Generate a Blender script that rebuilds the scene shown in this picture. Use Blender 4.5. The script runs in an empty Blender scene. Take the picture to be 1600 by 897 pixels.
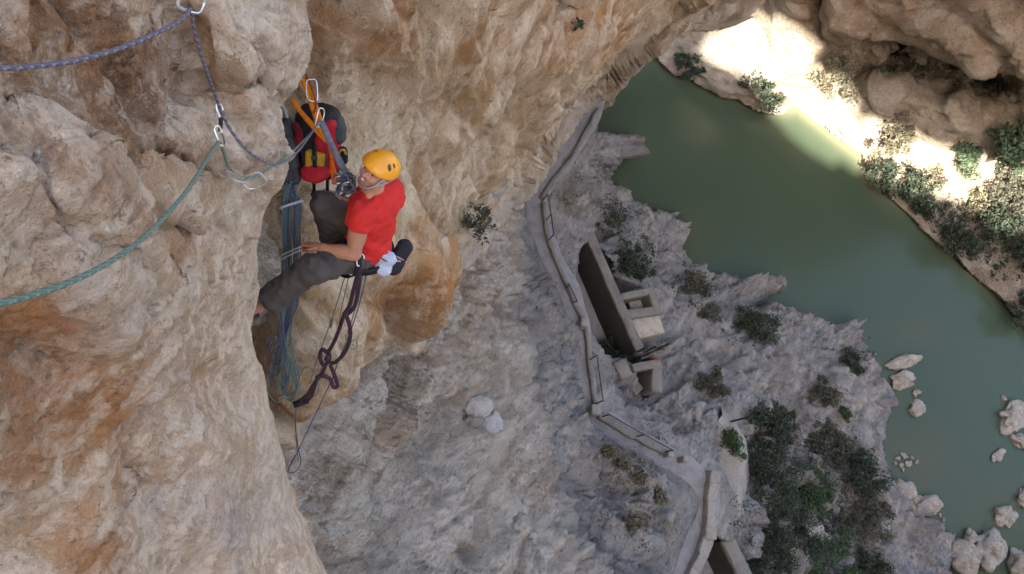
import bpy, bmesh, math, random
import numpy as np
from mathutils import Vector, Matrix
rad = math.radians
scene = bpy.context.scene
COL = scene.collection
random.seed(3)

# ------------------------------------------------------------------ camera
CAM = np.array([0.0, 0.0, 42.0])          # 42 m above the river
FPX = 1250.0                              # focal length in photo pixels (1600 wide)
TILT, ROLL = rad(23.595), rad(42.662)     # looking steeply down, camera rolled
cam = bpy.data.cameras.new('camera'); cam_ob = bpy.data.objects.new('camera', cam)
COL.objects.link(cam_ob)
cam.sensor_width = 36.0; cam.lens = FPX/1600.0*36.0
cam.clip_start = 0.05; cam.clip_end = 2000
MR = Matrix.Rotation(TILT, 3, 'X') @ Matrix.Rotation(ROLL, 3, 'Z')
cam_ob.matrix_world = Matrix.Translation(Vector(CAM)) @ MR.to_4x4()
scene.camera = cam_ob
RM = np.array(MR)

# ------------------------------------------------------------------ light
SUN_AZ, SUN_EL = rad(-12.0), rad(38.0)    # light travels towards +Y, a little to -X
world = bpy.data.worlds.new('World'); scene.world = world; world.use_nodes = True
wn = world.node_tree; sky = wn.nodes.new('ShaderNodeTexSky'); sky.sky_type = 'NISHITA'
sky.sun_disc = False; sky.sun_elevation = SUN_EL; sky.sun_rotation = math.pi + SUN_AZ
sky.air_density = 1.0; sky.dust_density = 6.0; sky.ozone_density = 0.3; sky.altitude = 300
bg = wn.nodes['Background']; bg.inputs['Strength'].default_value = 0.15
wn.links.new(sky.outputs[0], bg.inputs[0])
SUND = np.array([math.sin(SUN_AZ)*math.cos(SUN_EL), math.cos(SUN_AZ)*math.cos(SUN_EL), -math.sin(SUN_EL)])
sl = bpy.data.lights.new('sun', 'SUN'); sl.energy = 5.0; sl.angle = rad(0.4); sl.color = (1.0, 0.95, 0.86)
so = bpy.data.objects.new('sun', sl); COL.objects.link(so)
so.rotation_euler = Vector(-SUND).to_track_quat('Z', 'Y').to_euler()
scene.view_settings.view_transform = 'Standard'; scene.view_settings.look = 'None'
scene.view_settings.exposure = 2.42; scene.view_settings.gamma = 1.0

# ------------------------------------------------------------------ maths helpers
def rays(px, py):
    px = np.asarray(px, float); py = np.asarray(py, float)
    v = np.stack([(px-800)/FPX, -(py-448.5)/FPX, -np.ones_like(px)], -1) @ RM.T
    return v/np.linalg.norm(v, axis=-1, keepdims=True)
def atd(px, py, d): return CAM + rays(px, py)*np.asarray(d, float)[..., None]
def atz(px, py, z):
    r = rays(px, py); return CAM + r*((np.asarray(z, float)-CAM[2])/r[..., 2])[..., None]
def V(px, py, d): return Vector(atd(px, py, d))
def VZ(px, py, z): return Vector(atz(px, py, z))
_r = np.random.RandomState(11)
_perm = np.concatenate([_r.permutation(256)]*3).astype(np.int32)
_g = _r.normal(size=(256, 3)); _g /= np.linalg.norm(_g, axis=1, keepdims=True); _g = _g.astype(np.float32)
def gn(P):
    P = np.asarray(P, float); sh = P.shape[:-1]; P = P.reshape(-1, 3)
    I = np.floor(P).astype(np.int32); f = (P-I).astype(np.float32); u = f*f*f*(f*(f*6-15)+10); I &= 255
    out = np.zeros(len(P), np.float32)
    for a in (0, 1):
        for b in (0, 1):
            for c in (0, 1):
                h = _perm[_perm[_perm[(I[:, 0]+a) & 255]+((I[:, 1]+b) & 255)]+((I[:, 2]+c) & 255)]
                g = _g[h]
                d = g[:, 0]*(f[:, 0]-a)+g[:, 1]*(f[:, 1]-b)+g[:, 2]*(f[:, 2]-c)
                w = (u[:, 0] if a else 1-u[:, 0])*(u[:, 1] if b else 1-u[:, 1])*(u[:, 2] if c else 1-u[:, 2])
                out += d*w
    return (out*1.5).astype(float).reshape(sh)
def fbm(P, lam, n=4, gain=0.5, off=0.0):
    s = 0; a = 1.0; t = 0
    for i in range(n):
        s = s+a*gn(P/lam+off+i*17.3); t += a; a *= gain; lam *= 0.5
    return s/t*1.6
def sstep(a, b, x):
    t = np.clip((x-a)/(b-a), 0, 1); return t*t*(3-2*t)
def tps(ctrl):
    """thin-plate interpolation of (px, py, value)"""
    c = np.array(ctrl, float); X = c[:, :2]/500; n = len(c)
    def U(r2): return 0.5*r2*np.log(r2+1e-12)
    K = U(((X[:, None]-X[None])**2).sum(-1))+np.eye(n)*1e-3
    Pm = np.c_[np.ones(n), X]; A = np.zeros((n+3, n+3)); A[:n, :n] = K; A[:n, n:] = Pm; A[n:, :n] = Pm.T
    w = np.linalg.solve(A, np.r_[c[:, 2], 0, 0, 0])
    def f(px, py):
        Q = np.stack([np.asarray(px, float), np.asarray(py, float)], -1)/500; sh = Q.shape[:-1]; Q = Q.reshape(-1, 2)
        o = w[n]+Q@w[n+1:]
        for k in range(n): o = o+w[k]*U(((Q-X[k])**2).sum(-1))
        return o.reshape(sh)
    return f
def poly_dist(px, py, pts):
    """distance to a polyline, signed side (+ = right of travel on screen), and position along it 0..1"""
    pts = np.array(pts, float)[:, :2]; best = np.full(np.shape(px), 1e9); side = np.zeros(np.shape(px)); tt = np.zeros(np.shape(px))
    seg = np.linalg.norm(np.diff(pts, axis=0), axis=1); cum = np.r_[0, np.cumsum(seg)]
    for i in range(len(pts)-1):
        a, b = pts[i], pts[i+1]; d = b-a; L = seg[i]
        t = np.clip(((px-a[0])*d[0]+(py-a[1])*d[1])/(L*L), 0, 1)
        dd = np.hypot(px-a[0]-t*d[0], py-a[1]-t*d[1])
        s = np.sign(d[0]*(py-a[1])-d[1]*(px-a[0])); m = dd < best
        best = np.where(m, dd, best); side = np.where(m, s, side); tt = np.where(m, (cum[i]+t*L)/cum[-1], tt)
    return best, side, tt
def inside(px, py, poly):
    p = np.array(poly, float); r = np.zeros(np.shape(px), bool); j = len(p)-1
    for i in range(len(p)):
        c = ((p[i, 1] > py) != (p[j, 1] > py)) & (px < (p[j, 0]-p[i, 0])*(py-p[i, 1])/(p[j, 1]-p[i, 1]+1e-12)+p[i, 0])
        r ^= c; j = i
    return r
def blob(px, py, cx, cy, rx, ry, ang=0):
    a = rad(ang); x = px-cx; y = py-cy
    u = (x*math.cos(a)+y*math.sin(a))/rx; v = (-x*math.sin(a)+y*math.cos(a))/ry
    return np.exp(-(u*u+v*v))

# ------------------------------------------------------------------ object helpers
def tag(o, label=None, cat=None, group=None, kind=None):
    if label: o['label'] = label
    if cat: o['category'] = cat
    if group: o['group'] = group
    if kind: o['kind'] = kind
    return o
def mesh_np(name, verts, faces, mat=None, parent=None, smooth=True, loc=None, attrs=None):
    me = bpy.data.meshes.new(name)
    if isinstance(faces, np.ndarray):
        nf, k = faces.shape
        me.vertices.add(len(verts)); me.vertices.foreach_set('co', np.asarray(verts, np.float32).ravel())
        me.loops.add(nf*k); me.loops.foreach_set('vertex_index', faces.astype(np.int32).ravel())
        me.polygons.add(nf); me.polygons.foreach_set('loop_start', np.arange(0, nf*k, k, dtype=np.int32))
        me.polygons.foreach_set('loop_total', np.full(nf, k, np.int32)); me.update(calc_edges=True)
    else:
        me.from_pydata([tuple(v) for v in verts], [], faces); me.update()
    if attrs:
        for an, arr in attrs.items():
            a = me.attributes.new(an, 'FLOAT_COLOR', 'POINT'); a.data.foreach_set('color', np.asarray(arr, np.float32).ravel())
    if smooth: me.polygons.foreach_set('use_smooth', np.ones(len(me.polygons), bool))
    o = bpy.data.objects.new(name, me); COL.objects.link(o)
    if mat: me.materials.append(mat)
    if parent: o.parent = parent
    if loc is not None: o.location = loc
    return o
def empty(name, loc, label=None, cat=None, group=None):
    o = bpy.data.objects.new(name, None); COL.objects.link(o); o.location = loc; o.empty_display_size = 0.1
    return tag(o, label, cat, group)
def grid_faces(nr, nc, flip=False):
    i = np.arange(nr*nc).reshape(nr, nc)
    a, b, c, d = i[:-1, :-1], i[:-1, 1:], i[1:, 1:], i[1:, :-1]
    q = np.stack([a, d, c, b] if not flip else [a, b, c, d], -1).reshape(-1, 4)
    return q
def grid_normals(P):
    du = np.gradient(P, axis=1); dv = np.gradient(P, axis=0); n = np.cross(dv, du)
    n /= np.linalg.norm(n, axis=-1, keepdims=True)+1e-12
    return n
def smooth2(a, it):
    for _ in range(it):
        b = np.pad(a, ((1, 1), (1, 1), (0, 0)), 'edge')
        a = (b[:-2, 1:-1]+b[2:, 1:-1]+b[1:-1, :-2]+b[1:-1, 2:]+b[1:-1, 1:-1]*2)/6
    return a

# ------------------------------------------------------------------ materials
def newmat(name):
    m = bpy.data.materials.new(name); m.use_nodes = True
    nt = m.node_tree; return m, nt, nt.nodes['Principled BSDF']
def nd(nt, t, **kw):
    n = nt.nodes.new(t)
    for k, v in kw.items():
        if k.startswith('i_'): n.inputs[k[2:].replace('_', ' ')].default_value = v
        else: setattr(n, k, v)
    return n
def mixc(nt, fac, a, b, mode='MIX'):
    m = nt.nodes.new('ShaderNodeMix'); m.data_type = 'RGBA'; m.blend_type = mode
    for sock, val in ((m.inputs[0], fac), (m.inputs[6], a), (m.inputs[7], b)):
        if hasattr(val, 'links'): nt.links.new(val, sock)
        elif isinstance(val, (int, float)): sock.default_value = val
        else: sock.default_value = (*val, 1)
    return m.outputs[2]
def ramp(nt, src, a, b):
    m = nd(nt, 'ShaderNodeMapRange'); m.inputs[1].default_value = a; m.inputs[2].default_value = b
    nt.links.new(src, m.inputs[0]); return m.outputs[0]
def noise(nt, vec, scale, detail=6, rough=0.6, dist=0.0):
    n = nd(nt, 'ShaderNodeTexNoise'); n.inputs['Scale'].default_value = scale; n.inputs['Detail'].default_value = detail
    n.inputs['Roughness'].default_value = rough; n.inputs['Distortion'].default_value = dist
    nt.links.new(vec, n.inputs['Vector']); return n.outputs['Fac']
def mth(nt, op, a, b=None):
    m = nd(nt, 'ShaderNodeMath', operation=op)
    for i, v in enumerate((a, b)):
        if v is None: continue
        if hasattr(v, 'links'): nt.links.new(v, m.inputs[i])
        else: m.inputs[i].default_value = v
    return m.outputs[0]
def rock_mat(name, unit, base, pale, orange, grey, dark, bump=0.6, stretch=(1, 1, 1), axes=None, wet=None):
    """limestone; unit = size in metres of the middle-sized grain; tint attribute = orange, grey, dark, pale amounts"""
    m, nt, b = newmat(name)
    co = nd(nt, 'ShaderNodeTexCoord').outputs['Object']
    mp = nd(nt, 'ShaderNodeMapping'); mp.inputs['Scale'].default_value = stretch; nt.links.new(co, mp.inputs[0]); vec = mp.outputs[0]
    if axes is not None:                                      # grain drawn out along the bedding
        cb = nd(nt, 'ShaderNodeCombineXYZ')
        for i, ax in enumerate(axes):
            dp = nd(nt, 'ShaderNodeVectorMath', operation='DOT_PRODUCT'); dp.inputs[1].default_value = tuple(ax); nt.links.new(co, dp.inputs[0]); nt.links.new(dp.outputs['Value'], cb.inputs[i])
        vec = cb.outputs[0]
    at = nd(nt, 'ShaderNodeAttribute', attribute_name='tint')
    sep = nd(nt, 'ShaderNodeSeparateColor'); nt.links.new(at.outputs['Color'], sep.inputs[0])
    R, G, B, A = sep.outputs[0], sep.outputs[1], sep.outputs[2], at.outputs['Alpha']
    n1 = noise(nt, vec, 0.30/unit, 7, 0.70, 0.12); n2 = noise(nt, vec, 1.3/unit, 6, 0.75); n3 = noise(nt, co, 5.5/unit, 3, 0.7)
    c = mixc(nt, ramp(nt, n1, 0.38, 0.62), base, pale)
    c = mixc(nt, mth(nt, 'MULTIPLY', R, ramp(nt, n1, 0.74, 0.44)), c, orange)
    c = mixc(nt, mth(nt, 'MULTIPLY', G, ramp(nt, n2, 0.30, 0.55)), c, grey)
    c = mixc(nt, mth(nt, 'MULTIPLY', B, ramp(nt, n2, 0.62, 0.40)), c, dark)
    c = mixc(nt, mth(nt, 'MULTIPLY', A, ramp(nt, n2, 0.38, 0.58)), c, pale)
    c = mixc(nt, mth(nt, 'MULTIPLY', ramp(nt, n2, 0.45, 0.32), 0.5), c, [x*0.5 for x in base])
    c = mixc(nt, mth(nt, 'MULTIPLY', ramp(nt, n3, 0.58, 0.68), 0.42), c, [x*0.8 for x in dark])
    c = mixc(nt, mth(nt, 'MULTIPLY', ramp(nt, n3, 0.40, 0.32), 0.3), c, [min(0.8, x*1.15) for x in pale])
    fis = mth(nt, 'MULTIPLY', ramp(nt, mth(nt, 'ABSOLUTE', mth(nt, 'SUBTRACT', n1, 0.47)), 0.014, 0.002), ramp(nt, n2, 0.46, 0.60))
    c = mixc(nt, mth(nt, 'MULTIPLY', fis, 0.7), c, [x*0.5 for x in dark])
    if wet:                                                   # damp dark band just above the water
        g = nd(nt, 'ShaderNodeNewGeometry'); sp = nd(nt, 'ShaderNodeSeparateXYZ'); nt.links.new(g.outputs['Position'], sp.inputs[0])
        zz = mth(nt, 'SUBTRACT', sp.outputs['Z'], mth(nt, 'MULTIPLY', n1, wet)); c = mixc(nt, mth(nt, 'MULTIPLY', ramp(nt, zz, wet*.35, -wet*.2), .75), c, [x*.22 for x in base])
    nt.links.new(c, b.inputs['Base Color']); b.inputs['Roughness'].default_value = 0.92
    b.inputs['Specular IOR Level'].default_value = 0.25
    h = mth(nt, 'SUBTRACT', mth(nt, 'ADD', n2, mth(nt, 'MULTIPLY', n3, 0.36)), mth(nt, 'MULTIPLY', fis, 0.25))
    bp = nd(nt, 'ShaderNodeBump'); bp.inputs['Strength'].default_value = bump; bp.inputs['Distance'].default_value = unit*1.25
    nt.links.new(h, bp.inputs['Height']); nt.links.new(bp.outputs[0], b.inputs['Normal'])
    return m
def plain(name, col, rough=0.7, var=0.25, scale=30, bump=0.0, metal=0.0, spec=0.4):
    m, nt, b = newmat(name)
    co = nd(nt, 'ShaderNodeTexCoord').outputs['Object']; n = noise(nt, co, scale, 5, 0.65)
    c = mixc(nt, ramp(nt, n, 0.3, 0.7), [x*(1-var) for x in col], [min(1, x*(1+var)) for x in col])
    nt.links.new(c, b.inputs['Base Color']); b.inputs['Roughness'].default_value = rough; b.inputs['Metallic'].default_value = metal
    b.inputs['Specular IOR Level'].default_value = spec
    if bump:
        bp = nd(nt, 'ShaderNodeBump'); bp.inputs['Strength'].default_value = bump; bp.inputs['Distance'].default_value = 0.6/scale
        nt.links.new(n, bp.inputs['Height']); nt.links.new(bp.outputs[0], b.inputs['Normal'])
    return m
BASE, PALE, ORANGE, GREY, DARK = (.58, .40, .25), (.86, .71, .55), (.50, .225, .085), (.52, .47, .43), (.15, .09, .055)
M_near = rock_mat('limestone_close', 0.035, BASE, PALE, ORANGE, GREY, DARK, 0.8)
M_wall = rock_mat('limestone_wall', 0.10, (.55, .38, .215), (.83, .68, .50), (.49, .225, .07), (.53, .455, .39), DARK, 0.8, (1, 1, 0.55))
M_far = rock_mat('limestone_far_bank', 0.35, (.40, .29, .19), (.58, .48, .36), (.36, .19, .08), (.32, .29, .26), (.08, .06, .045), 0.8)

# ------------------------------------------------------------------ rock displacement
def rock_disp(P, dist, lams, amp, stretch=(1, 1, 1), pxmin=6.0, seed=0.0):
    """sum of ridged and smooth noise; wavelengths finer than the mesh can carry fade out"""
    S = np.array(stretch); o = np.zeros(P.shape[:-1])
    for i, l in enumerate(lams):
        w = np.clip((l*FPX/dist-pxmin)/pxmin, 0, 1)
        if w.max() <= 0: continue
        q = P*S/l+seed+i*13.7
        a = gn(q); r = 1-2*np.abs(gn(q*0.9+7.7))
        o += w*amp*l*(0.5*a+0.35*r)
    return o
def blocks(P, dist, lam, amp, stretch=(1, 1, 1), seed=0.0):
    """terraced noise: flat facets separated by sharp little steps"""
    n = fbm(P*np.array(stretch), lam, 4, 0.55, seed)*3.0
    k = np.floor(n); fr = n-k
    return (k+sstep(0.32, 0.68, fr))/3.0*amp

_cj = _r.random_sample((512, 3)); _cv = _r.normal(size=(512, 3)); _cs = _r.normal(size=512)
def facets(P, lam, amp, off=0.25, stretch=(1, 1, 1), seed=0.0, warp=0.25, k=14.0):
    """broken rock: every cell of a jittered lattice is a flat facet with its own tilt and its own step"""
    sh = P.shape[:-1]; Q = (P*np.array(stretch)/lam+seed).reshape(-1, 3)
    if warp: Q = Q+warp*np.stack([gn(Q*1.1+3), gn(Q*1.1+31), gn(Q*1.1+57)], -1)
    Q = Q.astype(np.float32); I = np.floor(Q).astype(np.int32); num = np.zeros(len(Q), np.float32); den = np.full(len(Q), 1e-9, np.float32); cj, cv, cs = _cj.astype(np.float32), _cv.astype(np.float32), _cs.astype(np.float32)
    for a in (-1, 0, 1):
        for b in (-1, 0, 1):
            for c in (-1, 0, 1):
                J = I+np.array([a, b, c]); h = _perm[_perm[_perm[J[:, 0] & 255]+(J[:, 1] & 255)]+(J[:, 2] & 255)]
                r = Q-J.astype(np.float32)-cj[h]; w = np.exp(-np.float32(k)*np.einsum('ij,ij->i', r, r))
                num += w*(np.einsum('ij,ij->i', r, cv[h])*np.float32(.8)+cs[h]*np.float32(off)); den += w
    return (num/den*amp*lam).reshape(sh)

def flakes(P, lam, amp, seed=0.0, drop=.86, phase=False):
    """overlapping flakes down the wall: each rises slowly sideways and breaks off at a sharp edge"""
    w = (P[..., 1]*.9-P[..., 0]*.4+P[..., 2]*.14)/lam+.8*fbm(P*np.array((1, 1, .28)), lam*1.9, 4, .5, seed); fr = w-np.floor(w)
    m = sstep(-.35, .35, fbm(P*np.array((1, 1, .4)), lam*1.3, 2, .5, seed+40))
    if phase: return m*sstep(.30, .05, fr)
    return amp*lam*m*(fr*(1-sstep(drop, 1.0, fr))-.4)

# ------------------------------------------------------------------ the climbing wall: a near buttress and the recessed wall beside it
A_EDGE = [(-260, 560), (-100, 500), (0, 480), (40, 485), (65, 484), (110, 465), (140, 444), (165, 430), (190, 436), (260, 437), (296, 427), (322, 416), (381, 399), (450, 394), (490, 394),
          (560, 400), (640, 417), (700, 437), (750, 452), (800, 470), (897, 507), (1000, 550), (1160, 640)]
A_CTRL = [(-300, -200, 1.7), (0, 0, 1.75), (0, 200, 1.75), (0, 450, 1.75), (0, 700, 2.3), (0, 897, 2.8), (-300, 450, 1.4), (-300, 1000, 2.6), (150, 100, 2.0), (300, 0, 2.4), (200, 300, 2.15),
          (300, 200, 2.6), (345, 190, 2.75), (400, 280, 3.2), (440, 60, 3.0), (480, 0, 3.3), (360, 60, 2.65), (200, 600, 2.6), (300, 500, 3.0), (380, 480, 3.9), (300, 700, 3.3), (400, 700, 4.3), (200, 897, 3.4),
          (350, 897, 4.2), (500, 897, 5.6), (430, 760, 5.0), (400, 1100, 5.0), (600, 1100, 7.0), (100, 1100, 3.4)]
fA = tps([(a, b, math.log(c)) for a, b, c in A_CTRL])
def build_buttress():
    rows = np.arange(-250, 1150, 2.8); nc = 285
    e = np.array(A_EDGE, float); edge = np.interp(rows, e[:, 0], e[:, 1])
    rr = fbm(np.stack([rows/60, rows*0, rows*0], -1), 1.0, 4); edge = edge+rr*5
    s = np.linspace(0, 1, nc); PX = -330+(edge[:, None]+330)*s[None]; PY = np.repeat(rows[:, None], nc, 1)
    D = np.exp(fA(PX, PY))
    back = edge[:, None]-PX
    D += 0.22*np.exp(-back/12)+0.18*np.exp(-back/45)
    # hollows, shelves and clefts of this rock
    B = lambda *a: blob(PX, PY, *a)
    D -= 0.22*B(400, 50, 75, 60, 10)+0.16*B(288, 190, 48, 48)+0.10*B(60, 60, 60, 60)
    D += 0.17*B(215, 130, 45, 80, 10)+0.15*B(235, 258, 85, 22, 5)+0.12*B(95, 60, 40, 70)
    D += 0.10*B(150, 265, 70, 18, 40)-0.09*B(95, 285, 90, 50, 40)
    D += 0.14*B(60, 545, 75, 30, 5)+0.10*B(270, 350, 45, 22)-0.12*B(150, 440, 70, 50)-0.15*B(330, 420, 60, 70)
    d, sd, t = poly_dist(PX, PY, [(303, -60), (312, 60), (325, 120), (345, 200), (340, 260)]); D += 0.16*np.exp(-(d/9)**2)*(1-0.6*t)
    d, sd, t = poly_dist(PX, PY, [(0, 195), (60, 200), (105, 265), (150, 290), (190, 350), (240, 420)]); D += np.where(sd > 0, -1, 1)*0.05*np.exp(-(d/30)**2)*np.tanh(d/5)
    d, sd, t = poly_dist(PX, PY, [(320, 120), (370, 98), (430, 120), (450, 128)]); D += np.where(sd > 0, 1, -1)*0.08*np.exp(-(d/30)**2)*np.tanh(d/4)
    d, sd, t = poly_dist(PX, PY, [(100, 885), (150, 830), (195, 790), (205, 760)]); D += 0.06*np.exp(-(d/5)**2)
    P = atd(PX, PY, D); N = smooth2(grid_normals(P), 3)
    if (N*(CAM-P)).sum(-1).mean() < 0: N = -N
    dist = np.linalg.norm(P-CAM, axis=-1); st = (1, 1, 0.6)
    taper = 0.35+0.65*sstep(0, 30, back)
    low = 1-.55*sstep(260, 460, PY); h = rock_disp(P, dist, [1.2, .6, .3, .15, .075, .038, .019], 0.045, st)*low+blocks(P, dist, 0.5, 0.05, st, 3)*low+facets(P, .5, .10, .2, (1.3, 1.3, .45), 3)*low+facets(P, 1.0, .10, .12, (1.3, 1.3, .5), 33, k=22)+facets(P, .19, .15, .25, (1.3, 1.3, .45), 5)*low**2+facets(P, .075, .15, .3, (1.2, 1.2, .5), 7, k=24)*low+facets(P, .034, .20, .3, (1.1, 1.1, .7), 17, k=24)+flakes(P, .34, .20, 2)*low**1.5+flakes(P, .12, .18, 6)*low**1.5
    h += 0.02*sstep(0.1, 0.5, fbm(P*np.array((1, 1, .35)), 0.25, 3, .5, 5))
    P = P+N*(h*taper)[..., None]
    # the flank that turns back into the recess
    ex = []
    for k, (dp, dd) in enumerate([(1.5, .06), (4, .18), (9, .45), (16, .9), (24, 1.6), (34, 2.6)]):
        base = np.linalg.norm(P[:, -1]-CAM, axis=-1)
        Q = atd(PX[:, -1]-dp, PY[:, -1], base+dd*(0.8+0.12*base)); Q = Q+0.05*gn(Q*3)[:, None]*np.array([1, .3, .3]); ex.append(Q)
    tint = np.zeros(P.shape[:2]+(4,))
    wob = 14*fbm(np.stack([PX/60, PY/60, PX*0], -1), 1., 4, .6, 3); wob2 = 14*fbm(np.stack([PX/60, PY/60, PX*0], -1), 1., 4, .6, 23)
    BR = [(-60, 60), (40, 50), (70, -40), (215, -40), (220, 30), (195, 62), (268, 48), (278, 118), (246, 150), (244, 212), (302, 238), (312, 266), (250, 276), (200, 242), (150, 246), (100, 205), (55, 188), (-60, 196)]
    dbr = poly_dist(PX+wob, PY+wob2, BR+BR[:1])[0]; brown = np.where(inside(PX+wob, PY+wob2, BR), 1., 0.)*sstep(0, 10, dbr)
    dk = poly_dist(PX+wob*.5, PY+wob2*.5, [(-40, 190), (20, 205), (60, 250), (110, 284), (150, 318), (185, 352)])[0]; brown = np.maximum(brown, .9*np.exp(-(dk/9)**4))
    n1 = fbm(P, 0.7, 5, .55, 1); n2 = fbm(P*np.array((1, 1, .4)), 0.35, 5, .55, 2); n3 = fbm(P, 0.2, 4, .6, 8)
    oz = 1.5*B(95, 610, 130, 80, 20)+1.1*B(40, 500, 60, 40)+1.4*B(120, 850, 70, 60, -40)+.7*B(30, 720, 60, 60)+.6*B(230, 740, 70, 60, 40)+.5*B(265, 390, 60, 35)+.8*B(200, 170, 55, 90)+.8*B(80, 40, 120, 70)+.7*B(240, 250, 90, 26)+.5*B(300, 580, 40, 60, -40)+.5*B(320, 60, 20, 70)+.5*B(380, 690, 30, 20)+.25*B(130, 70, 170, 100)+.3*B(200, 230, 130, 60)+.3*B(60, 480, 120, 60)
    tint[..., 0] = np.clip(0.02+.9*oz+0.45*n2, 0, 1)*sstep(-0.45, 0.25, n3+0.6*oz)
    gz = .9*B(150, 430, 90, 60, 30)+.7*B(260, 610, 60, 60, 40)+.6*B(60, 800, 70, 60)+.6*B(60, 330, 80, 70)+.6*B(380, 800, 60, 80, 40)+.7*B(330, 820, 60, 50)+.5*B(390, 50, 50, 50)
    tint[..., 1] = np.clip(0.05+0.6*gz+0.5*n1, 0, 1)*sstep(-0.3, 0.3, n2+.2)
    tint[..., 2] = np.clip(.62*brown+.75*B(235, 250, 70, 15, 4)+.6*B(200, 140, 20, 60)+.6*B(45, 550, 55, 20)+.35*B(270, 355, 55, 22)+.5*B(310, 60, 10, 70)+.45*sstep(.25, .7, n3), 0, 1)  # besides brown and noise, shade under the shelf is put into the colour
    tint[..., 0] = np.clip(tint[..., 0]*(1-.5*brown)+.34*brown, 0, 1); tint[..., 1] *= 1-brown
    tint[..., 3] = (1-brown)*np.clip(.9*B(395, 45, 75, 60)+.8*B(285, 185, 45, 45)+.5*B(370, 380, 40, 160)+.5*B(60, 240, 60, 40)+.5*B(400, 600, 30, 200)+0.5*n1, 0, 1)
    P = np.concatenate([P]+[q[:, None] for q in ex], 1); tint = np.concatenate([tint]+[tint[:, -1:]]*len(ex), 1)
    # the buttress goes on behind and above the viewpoint
    def grow(Q, d, steps): return [Q+np.array(d)*k+.10*k**.5*np.stack([gn(Q*1.7+k), gn(Q*1.7+9+k)*.3, gn(Q*1.7+5+k)*.3], -1) for k in steps]
    g = grow(P[:, 0], (-.12, -1, .05), (.08, .2, .35, .55, .8, 1.1, 1.5, 2.0, 2.7, 3.6)); P = np.concatenate([q[:, None] for q in g[::-1]]+[P], 1); tint = np.concatenate([tint[:, :1]]*len(g)+[tint], 1)
    g = grow(P[0], (-.10, .05, 1), (.08, .2, .35, .55, .8, 1.1, 1.5, 2.0, 2.7, 3.6, 5)); P = np.concatenate([q[None] for q in g[::-1]]+[P], 0); tint = np.concatenate([tint[:1]]*len(g)+[tint], 0)
    nr, nc2 = P.shape[:2]
    o = mesh_np('cliff_buttress', P.reshape(-1, 3), grid_faces(nr, nc2), M_near, smooth=False, attrs={'tint': tint.reshape(-1, 4)})
    return tag(o, 'cream and orange limestone buttress filling the left of the photo', kind='structure')
build_buttress()

B_CTRL = [(300, -250, 3.9), (300, 0, 4.4), (400, 0, 4.6), (500, 0, 4.9), (600, 0, 5.7), (700, 0, 7.0), (800, 0, 8.6), (900, 0, 11.5), (1000, 0, 16), (1100, 0, 22), (1190, 0, 27), (1400, -60, 34),
          (500, -250, 4.2), (800, -250, 6.0), (1100, -250, 12), (1400, -300, 22),
          (300, 250, 5.3), (400, 150, 5.0), (500, 200, 5.45), (440, 230, 5.35), (600, 150, 6.6), (700, 150, 8.6), (800, 150, 11.3), (900, 120, 16), (975, 100, 25), (1080, 50, 26), (870, 200, 22), (925, 160, 38),
          (420, 400, 5.9), (520, 350, 5.9), (650, 300, 8.8), (750, 280, 14), (800, 280, 21), (830, 300, 33), (860, 250, 36), (350, 500, 6.4), (450, 500, 6.6), (560, 480, 7.4), (640, 420, 9.0), (700, 380, 11.5), (740, 350, 14.5),
          (430, 640, 8.2), (560, 560, 9.0), (640, 500, 10.2), (700, 445, 12.5), (740, 410, 15.5), (780, 350, 21), (350, 700, 8.5), (600, 700, 12)]
fB = tps([(a, b, math.log(c)) for a, b, c in B_CTRL])
B_LIP = [(300, 790), (380, 730), (425, 690), (455, 655), (500, 628), (540, 590), (590, 555), (640, 520), (668, 492), (700, 452), (728, 420), (752, 390), (775, 358), (795, 332), (815, 315), (832, 300), (848, 270), (870, 228), (895, 195), (918, 172), (938, 162), (958, 152), (974, 136), (986, 112), (1010, 92), (1035, 74), (1060, 52), (1100, 48), (1145, 44), (1175, 24), (1196, -4), (1240, -60), (1330, -160), (1440, -260)]
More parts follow.
